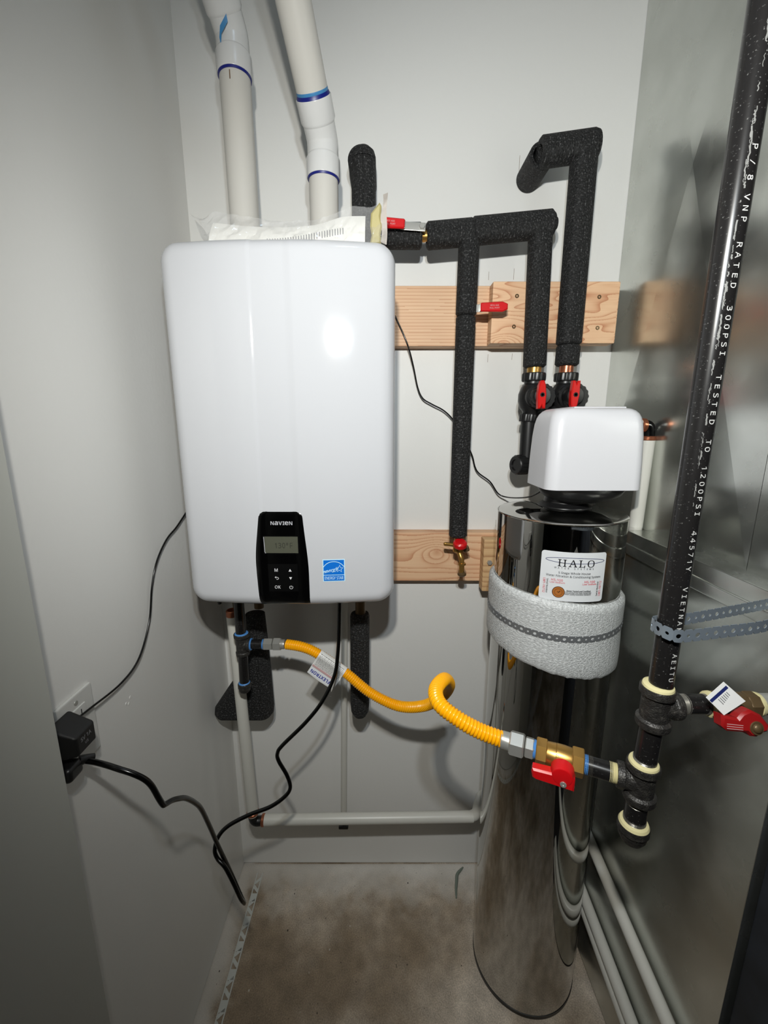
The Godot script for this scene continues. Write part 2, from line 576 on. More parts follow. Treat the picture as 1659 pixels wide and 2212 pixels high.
# ---------------------------------------------------------------- scene
func _ready() -> void:
	var cam := Camera3D.new()
	cam.name = "camera"
	cam.position = EYE
	cam.rotation_degrees = Vector3(-11.75, 0, 0)
	cam.fov = rad_to_deg(2.0 * atan(1106.0 / 894.0))
	cam.near = 0.02; cam.far = 50.0
	add_child(cam); cam.make_current()
	var we := WorldEnvironment.new(); we.name = "environment"
	var env := Environment.new()
	env.background_mode = Environment.BG_COLOR; env.background_color = Color(0.01, 0.01, 0.012)
	env.tonemap_mode = Environment.TONE_MAPPER_LINEAR; env.tonemap_exposure = EXPOSURE
	env.sdfgi_enabled = true; env.ssao_enabled = true; env.ssil_enabled = true
	we.environment = env
	add_child(we)
	materials()
	headlamp()
	ceiling_lamp()
	room()
	duct()
	boards()
	heater()
	vents()
	insulated_lines()
	bypass()
	tank()
	white_pipes()
	gas_manifold()
	gas_hose()
	drip_leg()
	cords()
	small_things()
	for c in find_children("*", "Light3D", true, false): (c as Light3D).shadow_enabled = true

func headlamp() -> void:
	var at := Vector3(0.003, EYE.y + 0.315, 1.19)
	var t := thing("headlamp", "black headlamp with two round glowing lenses above the viewpoint", "lamp", at)
	obj("lamp_body", Geo.new().rbox(at + Vector3(0, 0, 0.012), Vector3(0.125, 0.055, 0.03), 0.012), M["lamp shell"], t)
	for s in [-1, 1]:
		var c := at + Vector3(0.032 * s, 0, -0.004)
		obj("lamp_lens", Geo.new().lathe([Vector2(0.0, 0), Vector2(0.019, 0), Vector2(0.021, 0.002), Vector2(0.021, 0.006)], Transform3D(Basis(Vector3.RIGHT, PI / 2), c), 32), M["lamp glow"] if s < 0 else M["lamp glow cool"], t)
		var l := SpotLight3D.new()
		l.name = "lamp_light" if s < 0 else "lamp_light_001"
		l.position = Vector3(0.032 * s, 0, -0.016)
		l.rotation_degrees = Vector3(-17, -17, 0)
		l.light_color = Color(1.0, 0.985, 0.945) if s < 0 else Color(0.93, 0.97, 1.0)
		l.light_energy = (0.86 if s < 0 else 0.50) * LAMP
		l.light_size = 0.015
		l.spot_angle = 66.0; l.spot_angle_attenuation = 0.75
		l.spot_range = 12.0; l.spot_attenuation = 2.0
		t.add_child(l)

func ceiling_lamp() -> void:
	var at := Vector3(0.02, 2.74, 0.80)
	var t := thing("ceiling_light", "small round frosted ceiling light above the closet opening", "lamp", at)
	obj("lamp_base", Geo.new().lathe([Vector2(0, 0), Vector2(0.13, 0), Vector2(0.13, -0.018), Vector2(0.12, -0.022), Vector2(0, -0.022)], Transform3D(Basis.IDENTITY, at), 40), M["white plastic"], t)
	obj("lamp_diffuser", Geo.new().lathe([Vector2(0, -0.022), Vector2(0.115, -0.022), Vector2(0.108, -0.040), Vector2(0.07, -0.055), Vector2(0, -0.060)], Transform3D(Basis.IDENTITY, at), 40), M["ceiling glow"], t)
	var l := OmniLight3D.new()
	l.name = "ceiling_light_source"
	l.position = Vector3(0, -0.075, 0)
	l.light_color = Color(0.80, 0.90, 1.0); l.light_energy = 0.035
	l.light_size = 0.06; l.omni_range = 12.0; l.omni_attenuation = 2.0
	t.add_child(l)

func room() -> void:
	var g := box(Vector3(-0.62, 0.007, -0.12), Vector3(1.3, 2.74, 0), 0.0005)
	struct("wall_back", g, M["wall paint"])
	var wb: Node3D = get_node("wall_back")
	for p: Vector3 in [Vector3(0.268, 1.868, 0.020), Vector3(0.332, 1.872, 0.026), Vector3(0.276, 1.668, 0.020), Vector3(0.340, 1.672, 0.016), Vector3(0.322, 1.218, 0.020), Vector3(0.330, 2.105, 0.060)]:
		obj("pencil_mark", box(Vector3(p.x - 0.0004, p.y - p.z * 0.5, -0.0005), Vector3(p.x + 0.0004, p.y + p.z * 0.5, 0.0002), 0.0001), M["grime"], wb)
	struct("wall_left", box(Vector3(-0.6, 0.004, 0), Vector3(-0.487, 2.74, 0.69), 0.0005), M["wall paint"])
	var chip := Geo.new()
	for p: Vector3 in [Vector3(0, 0.978, 0.468), Vector3(0, 0.982, 0.455), Vector3(0, 0.973, 0.461)]:
		chip.lathe([Vector2(0.0035, -0.001), Vector2(0.0030, 0.0006), Vector2(0, 0.0012)], Transform3D(Basis(Vector3(0, 0, 1), -PI / 2), Vector3(-0.487, p.y, p.z)), 9)
	obj("plaster_chip", chip, M["wall paint"], get_node("wall_left")).set_meta("kind", "stuff")
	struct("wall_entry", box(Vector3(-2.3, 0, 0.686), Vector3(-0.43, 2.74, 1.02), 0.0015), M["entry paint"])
	struct("wall_far_left", box(Vector3(-2.4, 0, 1.0), Vector3(-2.3, 2.74, 4.0)), M["dim room paint"])
	struct("wall_far_right", box(Vector3(2.3, 0, -0.1), Vector3(2.4, 2.74, 4.0)), M["dim room paint"])
	struct("wall_right", box(Vector3(1.2, 0, -0.12), Vector3(2.35, 2.74, 0.0)), M["dim room paint"])
	struct("wall_rear", box(Vector3(-2.4, 0, 4.0), Vector3(2.4, 2.74, 4.1)), M["dim room paint"])
	struct("ceiling", box(Vector3(-2.4, 2.74, -0.12), Vector3(2.4, 2.84, 4.1)), M["ceiling paint"])
	g = box(Vector3(-2.4, -0.1, -0.12), Vector3(2.4, 0, 4.1), 0.0005)
	g.uv(func(p: Vector3): return Vector2((p.x + 0.5) / 1.2, p.z / 1.2))
	struct("floor", g, M["concrete"])

func duct() -> void:
	# upper plenum: cross-broken panel; lower cabinet stands out further
	var t := thing("furnace_plenum", "tall shiny galvanized sheet metal duct on the right with a seam ledge", "duct", Vector3(0.8, 0, 0.25))
	var X := 0.602
	var c := [Vector3(X, 1.257, 0.001), Vector3(X, 2.70, 0.001), Vector3(X, 2.70, 0.506), Vector3(X, 1.257, 0.506)]
	var apex := Vector3(X - 0.014, 1.98, 0.2535)
	var g := Geo.new()
	var facets := Geo.new()
	for i in 4:
		facets.tri(c[i], c[(i + 1) % 4], apex)
	facets.outward(0)
	for i in range(0, facets.v.size(), 3):
		if (facets.v[i + 2] - facets.v[i]).cross(facets.v[i + 1] - facets.v[i]).x > 0:
			var q := facets.v[i + 1]; facets.v[i + 1] = facets.v[i + 2]; facets.v[i + 2] = q
	obj("cross_broken_panel", facets, M["galvanized"], t, 0.1)
	obj("plenum_body", box(Vector3(X + 0.010, 1.25, 0.001), Vector3(1.15, 2.70, 0.652), 0.0005), M["galvanized"], t)
	obj("edge_panel", box(Vector3(X, 1.25, 0.5065), Vector3(X + 0.02, 2.70, 0.655), 0.0005), M["galvanized"], t)
	obj("lower_body", box(Vector3(0.561, 0.012, 0.238), Vector3(1.15, 1.236, 0.655), 0.0015), M["galvanized"], t)
	g = box(Vector3(0.556, 1.226, 0.236), Vector3(0.62, 1.258, 0.655), 0.0018)
	obj("seam_flange", g, M["galvanized"], t)
	obj("seam_fold", box(Vector3(0.552, 1.206, 0.236), Vector3(0.562, 1.230, 0.655), 0.003), M["galvanized"], t)
	obj("base_rail", box(Vector3(0.566, 0.0, 0.242), Vector3(1.14, 0.014, 0.65)), M["cabinet"], t)
	var k := thing("furnace_cabinet", "dark navy black cabinet side at the lower right beside the duct", "cabinet", Vector3(0.8, 0, 1.0))
	obj("side_panel", box(Vector3(0.572, 0.02, 0.660), Vector3(1.15, 1.25, 1.35), 0.003), M["cabinet"], k)
	obj("cabinet_foot", box(Vector3(0.60, 0.0, 0.70), Vector3(1.12, 0.025, 1.30), 0.002), M["cabinet"], k)

func plank(called: String, a: Vector3, b: Vector3, key: String, label: String) -> Node3D:
	var t := thing(called, label, "board", Vector3((a.x + b.x) / 2, a.y, (a.z + b.z) / 2))
	var g := box(a, b, 0.0035)
	var w := b.x - a.x; var h := b.y - a.y
	g.uv(func(p: Vector3): return Vector2((p.x - a.x) / w + (p.z - a.z) * 0.3, 1.0 - (p.y - a.y) / h + (b.z - p.z) * 1.4))
	obj("timber", g, M[key], t)
	return t

func screw(p: Vector3, t: Node3D, r := 0.0042) -> void:
	obj("screw", Geo.new().lathe([Vector2(r * 1.2, -0.001), Vector2(r, 0.0006), Vector2(r * 0.55, 0.0006), Vector2(r * 0.4, -0.001), Vector2(0, -0.001)], Transform3D(Basis(Vector3.RIGHT, PI / 2), p), 14), M["old brass"], t)

func boards() -> void:
	board_mat("upper wood", wood(5, 768, 160, 18.0, 0.7, [], Color(0.885, 0.745, 0.605), Color(0.72, 0.50, 0.36)))
	board_mat("block wood", wood(12, 512, 224, 5.0, 3.4, [Vector4(60, 225, 26, 1.3)], Color(0.90, 0.75, 0.60), Color(0.70, 0.45, 0.31)))
	board_mat("lower wood", wood(33, 768, 160, 7.0, 1.6, [Vector4(490, 62, 15, 1.0)], Color(0.88, 0.735, 0.59), Color(0.70, 0.46, 0.32)))
	board_mat("small wood", wood(41, 96, 160, 9.0, 1.5, [], Color(0.82, 0.68, 0.50), Color(0.60, 0.42, 0.27)))
	plank("wall_board", Vector3(-0.44, 1.691, 0.0), Vector3(0.50, 1.834, 0.038), "upper wood", "long pale pine board on the wall behind the heater's upper half")
	var t := plank("mounting_block", Vector3(0.262, 1.691, 0.038), Vector3(0.569, 1.832, 0.076), "block wood", "thick pine block with four screws behind the two black pipes")
	for p in [Vector2(0.321, 1.799), Vector2(0.318, 1.730), Vector2(0.520, 1.797), Vector2(0.523, 1.727)]: screw(Vector3(p.x, p.y, 0.0768), t)
	plank("wall_board", Vector3(-0.44, 1.056, 0.0), Vector3(0.50, 1.200, 0.038), "lower wood", "knotty pine board on the wall beside the brass drain valve")
	t = plank("mounting_block", Vector3(0.272, 1.040, 0.038), Vector3(0.46, 1.190, 0.076), "small wood", "small pine block at the right end of the lower board behind the tank")
	obj("bracket_bolt", hexnut(Vector3(0.289, 1.126, 0.074), Vector3(0.289, 1.126, 0.084), 0.007), M["steel"], t)
	obj("bracket_bolt", hexnut(Vector3(0.437, 1.086, 0.074), Vector3(0.437, 1.086, 0.084), 0.007), M["steel"], t)

# ---- water heater
const HX := -0.1945
const HW := 0.2155
const HY := 1.470
const HH := 0.347
const RC := 0.036
const RF := 0.026

func cover_z(x: float, y: float) -> float:
	var dx := (x - HX) / HW
	var z := 0.342 + 0.021 * (1.0 - dx * dx)
	# shallow channel between two creases
	var a := lerpf(-0.2445, -0.2385, (y - 1.12) / 0.69); var b := -0.171
	z -= 0.0021 * (smoothstep(a - 0.0045, a + 0.0045, x) - smoothstep(b - 0.008, b + 0.008, x))
	# rounding towards the outline
	var qx := absf(x - HX) - (HW - RC); var qy := absf(y - HY) - (HH - RC)
	var d := RC - (Vector2(maxf(qx, 0), maxf(qy, 0)).length() + minf(maxf(qx, qy), 0.0))
	if d < RF:
		var k := RF - maxf(d, 0.0)
		z -= RF - sqrt(maxf(RF * RF - k * k, 0.0))
	return z

func on_cover(off: float) -> Callable:
	return func(p: Vector3): return Vector3(p.x, p.y, cover_z(p.x, p.y) + off + p.z)

func heater() -> void:
	var t := thing("water_heater", "large glossy white wall-hung water heater with a black control panel", "water heater", Vector3(HX, HY - HH, 0.1))
	obj("casing", Geo.new().rbox(Vector3(HX, HY, 0.185), Vector3(2 * HW - 0.012, 2 * HH - 0.014, 0.25), 0.012), M["casing grey"], t)
	for y in [1.128, 1.762]: obj("mounting_bracket", box(Vector3(HX - 0.15, y - 0.03, 0.038), Vector3(HX + 0.15, y + 0.03, 0.064)), M["steel"], t)
	var xs := []
	for i in 13: xs.append(HX - HW + RC * (1.0 - cos(PI / 2 * i / 12.0)))
	var x := HX - HW + RC + 0.008
	while x < HX + HW - RC - 0.004:
		xs.append(x)
		x += 0.0016 if (x > -0.252 and x < -0.231) or (x > -0.181 and x < -0.161) else 0.007
	for i in 13: xs.append(HX + HW - RC * (1.0 - cos(PI / 2 * (12 - i) / 12.0)))
	var vs := []
	for i in 15: vs.append(-1.0 + (RC + 0.004) / HH * (1.0 - cos(PI / 2 * i / 14.0)))
	for i in range(1, 26): vs.append(lerpf(vs[14], -vs[14], i / 26.0))
	for i in 15: vs.append(1.0 - (RC + 0.004) / HH * (1.0 - cos(PI / 2 * (14 - i) / 14.0)))
	var grid := []
	for yv: float in vs:
		var row := PackedVector3Array()
		for xx: float in xs:
			var q := maxf(absf(xx - HX) - (HW - RC), 0.0)
			var ym := HH - RC + sqrt(maxf(RC * RC - q * q, 0.0))
			row.append(Vector3(xx, HY + yv * ym, cover_z(xx, HY + yv * ym)))
		grid.append(row)
	var g := Geo.new()
	g.loft(grid, false, false, false)
	if g.v.size() and (g.v[2] - g.v[0]).cross(g.v[1] - g.v[0]).z < 0: g.flip(0)
	var rim := PackedVector3Array()
	for i in xs.size(): rim.append(grid[0][i])
	for i in range(1, vs.size()): rim.append(grid[i][xs.size() - 1])
	for i in range(xs.size() - 2, -1, -1): rim.append(grid[vs.size() - 1][i])
	for i in range(vs.size() - 2, 0, -1): rim.append(grid[i][0])
	var back := PackedVector3Array()
	for p in rim: back.append(Vector3(p.x, p.y, 0.085))
	var s := g.v.size()
	g.loft([back, rim], true, false, false)
	# outward for the skirt
	var q0 := (g.v[s] + g.v[s + 1] + g.v[s + 2]) / 3.0 - Vector3(HX, HY, 0.2)
	if (g.v[s + 2] - g.v[s]).cross(g.v[s + 1] - g.v[s]).dot(q0) < 0: g.flip(s)
	obj("front_cover", g, M["enamel"], t, 50.0)
	# control panel
	var left := func(y: float):
		var k := (y - 1.123) / 0.206
		return -0.2572 - 0.0035 * sin(PI * clampf(k, 0, 1) * 0.95) + 0.0085 * smoothstep(0.45, 1.0, k)
	var right := func(y: float):
		var k := (y - 1.123) / 0.206
		return -0.1507 - 0.0095 * smoothstep(0.35, 1.05, k)
	g = Geo.new()
	var rows := []
	for i in 41:
		var y := lerpf(1.1238, 1.3275, i / 40.0)
		var up := maxf(0.0, y - (1.3275 - 0.013))
		var cut := 0.013 - sqrt(maxf(0.0, 0.013 * 0.013 - up * up))
		var a: float = left.call(y) + cut; var b: float = right.call(y) - cut
		var row := PackedVector3Array()
		for j in 17:
			var xx := lerpf(a, b, j / 16.0)
			row.append(Vector3(xx, y, cover_z(xx, y) + (0.0016 if j > 0 and j < 16 and i < 40 else -0.0005)))
		rows.append(row)
	g.loft(rows, false, false, false)
	if (g.v[2] - g.v[0]).cross(g.v[1] - g.v[0]).z < 0: g.flip(0)
	var panel := obj("control_panel", g, M["gloss black"], t, 60.0)
	obj("display_frame", Geo.new().patch(-0.2415, -0.1705, 1.2400, 1.2775, on_cover(0.0019)), M["pad black"], panel)
	obj("display_window", Geo.new().patch(-0.2385, -0.1720, 1.2420, 1.2760, on_cover(0.0023)), M["lcd"], panel)
	g = Geo.new().stroke(PackedVector2Array([Vector2(-0.2400, 1.2755), Vector2(-0.2392, 1.2440), Vector2(-0.2375, 1.2415)]), 0.0012, on_cover(0.0026))
	obj("display_bevel", g, M["silver print"], panel)
	obj("display_lettering", Geo.new().text("130°F", 0.0105, on_cover(0.0025), "Droid Sans Mono", false, Vector2(-0.2010, 1.2575), 0.85), M["lcd ink"], panel)
	g = Geo.new()
	var cx := -0.2255
	for l in [["N", 0.0072, 1.0], ["a", 0.0096, 1.0], ["V", 0.0072, 1.0], ["I", 0.0072, 1.0], ["e", 0.0096, 1.0], ["N", 0.0072, 1.0]]:
		var w: float = {"N": 0.0085, "a": 0.0078, "V": 0.0078, "I": 0.0045, "e": 0.0080}[l[0]]
		g.text(l[0], l[1], on_cover(0.0019), "Droid Sans", true, Vector2(cx + w / 2, 1.3035), 1.12)
		cx += w
	obj("logo_lettering", g, M["silver print"], panel)
	var pad := obj("button_pad", Geo.new().patch(-0.2350, -0.1745, 1.1600, 1.2190, on_cover(0.0021)), M["pad black"], panel)
	var sym := on_cover(0.0025)
	var gg := [Geo.new(), Geo.new(), Geo.new(), Geo.new(), Geo.new(), Geo.new()]
	gg[0].text("M", 0.0068, sym, "Droid Sans", false, Vector2(-0.2185, 1.2060))
	gg[1].stroke(PackedVector2Array([Vector2(-0.2215, 1.1905), Vector2(-0.2160, 1.1905), Vector2(-0.2145, 1.1890), Vector2(-0.2145, 1.1875), Vector2(-0.2160, 1.1862), Vector2(-0.2190, 1.1862)]), 0.0009, sym)
	gg[1].stroke(PackedVector2Array([Vector2(-0.2190, 1.1925), Vector2(-0.2218, 1.1905), Vector2(-0.2190, 1.1886)]), 0.0009, sym)
	gg[2].text("OK", 0.0066, sym, "Droid Sans", false, Vector2(-0.2175, 1.1695))
	gg[3].tri(sym.call(Vector3(-0.1935, 1.2030, 0)), sym.call(Vector3(-0.1903, 1.2085, 0)), sym.call(Vector3(-0.1871, 1.2030, 0)))
	gg[4].tri(sym.call(Vector3(-0.1930, 1.1910, 0)), sym.call(Vector3(-0.1868, 1.1910, 0)), sym.call(Vector3(-0.1899, 1.1855, 0)))
	var arc := PackedVector2Array()
	for i in 15: arc.append(Vector2(-0.1896, 1.1690) + Vector2(sin(deg_to_rad(35 + 290 * i / 14.0)), cos(deg_to_rad(35 + 290 * i / 14.0))) * 0.0034)
	gg[5].stroke(arc, 0.0009, sym)
	gg[5].stroke(PackedVector2Array([Vector2(-0.1896, 1.1730), Vector2(-0.1896, 1.1692)]), 0.0009, sym)
	for e in gg: obj("button_symbol", e, M["white print"], panel)
	# efficiency sticker
	var st := obj("efficiency_sticker", Geo.new().patch(-0.1243, -0.0797, 1.1805, 1.2278, on_cover(0.0005)), M["pale print"], t)
	g = Geo.new().patch(-0.1228, -0.0812, 1.1950, 1.2262, on_cover(0.0008))
	g.patch(-0.1228, -0.0812, 1.1820, 1.1938, on_cover(0.0008))
	obj("sticker_ground", g, M["blue print"], st)
	var on := on_cover(0.0011)
	arc = PackedVector2Array()
	for i in 19: arc.append(Vector2(-0.1022, 1.1985) + Vector2(0.0245 * sin(deg_to_rad(-58 + 116 * i / 18.0)), 0.0245 * cos(deg_to_rad(-58 + 116 * i / 18.0))))
	g = Geo.new().stroke(arc, 0.0012, on)
	var star := PackedVector2Array()
	for i in 10:
		var a := deg_to_rad(36.0 * i + 4.0); var r := 0.0080 if i % 2 == 0 else 0.0033
		star.append(Vector2(-0.0905, 1.2075) + Vector2(sin(a), cos(a)) * r)
	g.stroke(star, 0.0010, on, true)
	var slant := func(p: Vector3): return on.call(Vector3(p.x * 0.80 + p.y * 0.45 - 0.1085, p.y * 0.9 + 0.2 * p.x * 0.8 + 1.2045, p.z))
	g.text("energy", 0.0078, slant, "Droid Serif", true)
	g.stroke(PackedVector2Array([Vector2(-0.1226, 1.2018), Vector2(-0.1195, 1.2010), Vector2(-0.1170, 1.2022)]), 0.0009, on)
	g.text("ENERGY STAR", 0.0066, on, "Droid Sans", false, Vector2(-0.1020, 1.1879), 0.68)
	obj("sticker_lettering", g, M["pale print"], st)
	# label on the right flank, seen mirrored in the tank
	obj("yellow_guide_label", box(Vector3(0.0212, 1.66, 0.20), Vector3(0.0219, 1.755, 0.255), 0.0002), M["label yellow"], t)
	# fittings below
	for f in [[-0.397, 0.12, 0.011, "old brass"], [-0.340, 0.11, 0.014, "old brass"], [-0.062, 0.15, 0.015, "old brass"]]:
		var p := Vector3(f[0], 1.128, f[1])
		obj("water_port", hexnut(p, p - Vector3(0, 0.055, 0), f[2] * 1.15), M[f[3]], t)
		obj("water_port", Geo.new().cyl(p - Vector3(0, 0.05, 0), p - Vector3(0, 0.12, 0), f[2] * 0.9), M[f[3]], t)
	var v := Vector3(-0.392, 1.126, 0.25)
	obj("drain_tab", Geo.new().rbox(Vector3.ZERO, Vector3(0.009, 0.052, 0.008), 0.003, Transform3D(Basis(Vector3(0, 0, 1), 0.25), v - Vector3(0, 0.02, 0))), M["black plastic"], t)
	obj("drain_tab", Geo.new().rbox(Vector3.ZERO, Vector3(0.010, 0.02, 0.008), 0.003, Transform3D(Basis.IDENTITY, Vector3(-0.026, 1.120, 0.2))), M["black plastic"], t)

func vents() -> void:
	var d := Vector3(-0.146, 0.704, 0.696).normalized()
	var r := 0.0302
	for w in [[Vector3(-0.294, 1.810, 0.175), Vector3(-0.298, 2.240, 0.175), "white plastic vent pipe at left with a blue smear high on its elbow"], [Vector3(-0.127, 1.810, 0.175), Vector3(-0.1255, 2.062, 0.175), "white plastic vent pipe that leans out from an elbow with two blue rings"]]:
		var a: Vector3 = w[0]; var k: Vector3 = w[1]
		var t := thing("vent_pipe", w[2], "pipe", a, "white vent pipes above the heater")
		var up := (k - a).normalized()
		obj("lower_pipe", Geo.new().cyl(a, k - up * 0.02, r, 40), M["pvc"], t)
		var elbow := Geo.new()
		# socket, body bend, socket
		elbow.lathe([Vector2(r, 0), Vector2(r + 0.0035, 0.0), Vector2(r + 0.0042, 0.001), Vector2(r + 0.0042, 0.034), Vector2(r + 0.0008, 0.040)], Geo.along(k - up * 0.068, k), 40)
		elbow.lathe([Vector2(r + 0.0008, -0.006), Vector2(r + 0.0042, 0), Vector2(r + 0.0042, 0.033), Vector2(r + 0.0035, 0.034), Vector2(r, 0.034)], Geo.along(k + d * 0.034, k + d), 40)
		elbow.tube(Geo.curve([k - up * 0.032, k - up * 0.012, k + (d - up) * 0.003, k + d * 0.012, k + d * 0.032], 5), func(_i): return r + 0.0012, 40)
		var e := obj("elbow_fitting", elbow, M["pvc fitting"], t)
		var ring := Geo.new().lathe([Vector2(r + 0.0002, -0.0035), Vector2(r + 0.0016, -0.0035), Vector2(r + 0.0026, 0.0), Vector2(r + 0.0026, 0.001)], Geo.along(k - up * 0.068, k), 40)
		obj("primer_ring", ring, M["primer"], e, 38.0, "dark blue primer line at the lower socket")
		ring = Geo.new().lathe([Vector2(r + 0.0026, -0.001), Vector2(r + 0.0026, 0.0), Vector2(r + 0.0016, 0.003), Vector2(r + 0.0004, 0.0055)], Geo.along(k + d * 0.068, k + d), 40)
		obj("primer_ring", ring, M["primer"], e, 38.0, "dark blue primer line at the upper socket")
		if a.x < -0.2:
			# smear of primer on the elbow body
			var xf := Geo.along(k - up * 0.03, k + d * 0.03)
			var sm := Geo.new()
			sm.stroke(PackedVector2Array([Vector2(-0.45, 0.012), Vector2(-0.25, 0.026), Vector2(0.05, 0.034), Vector2(0.25, 0.040)]), 0.010, func(p: Vector3): return xf * Vector3(sin(p.x) * (r + 0.0022), p.y, cos(p.x) * (r + 0.0022)))
			obj("primer_smear", sm, M["primer smear"], e)
			obj("grime_drip", Geo.new().cyl(Vector3(-0.298, 2.165, 0.2046), Vector3(-0.298, 2.150, 0.2048), 0.0012, 8), M["grime"], t)
		else:
			obj("primer_smear", Geo.new().lathe([Vector2(r + 0.0003, 0.003), Vector2(r + 0.0006, 0.0075), Vector2(r + 0.0002, 0.010)], Geo.along(k + d * 0.068, k + d), 40), M["primer smear"], e)
		var l: float = (2.72 - k.y) / d.y
		obj("upper_pipe", Geo.new().cyl(k + d * 0.02, k + d * l, r, 40), M["pvc"], t)

func foam_piece(a: Vector3, b: Vector3, r: float, t: Node3D, tilt := 0.0) -> void:
	obj("foam_sleeve", Geo.new().sleeve(a, b, r, r * 0.5, 32, 0.004), M["foam"], t)

func lever(pivot: Vector3, dir: Vector3, t: Node3D, len_ := 0.105) -> void:
	# plated strip with a red vinyl grip, facing the room
	var n := Vector3(0, 0, 1)
	var side := n.cross(dir).normalized()
	var xf := Transform3D(Basis(dir, side, n), pivot)
	var strip := obj("valve_lever", Geo.new().rbox(Vector3(0.018, 0, 0), Vector3(0.052, 0.017, 0.0022), 0.001, xf), M["steel"], t)
	obj("lever_step", Geo.new().rbox(Vector3(0.042, 0, 0.004), Vector3(0.010, 0.016, 0.010), 0.001, xf), M["steel"], strip)
	var poly := PackedVector2Array([Vector2(0.040, -0.0095), Vector2(len_ - 0.012, -0.0110), Vector2(len_, -0.006), Vector2(len_, 0.006), Vector2(len_ - 0.012, 0.0110), Vector2(0.040, 0.0095), Vector2(0.038, 0.007), Vector2(0.038, -0.007)])
	var grip := obj("red_grip", Geo.new().prism(poly, 0.0075, xf * Transform3D(Basis.IDENTITY, Vector3(0, 0, 0.008)), 0.0022), M["red vinyl"], strip)
	var sgn := 1.0 if dir.x > 0 else -1.0
	var map := func(p: Vector3): return xf * Vector3(sgn * p.x + 0.070, sgn * p.y, 0.0119 + p.z)
	var g := Geo.new().text("WOG 600", 0.0032, map, "Droid Sans", false, Vector2(0, 0.0028)).text("FULL PORT", 0.0028, map, "Droid Sans", false, Vector2(0, -0.0028))
	obj("grip_lettering", g, M["tag pink"], strip)
	obj("stem_nut", hexnut(pivot + Vector3(0, 0, -0.012), pivot + Vector3(0, 0, 0.007), 0.0065), M["steel"], t)

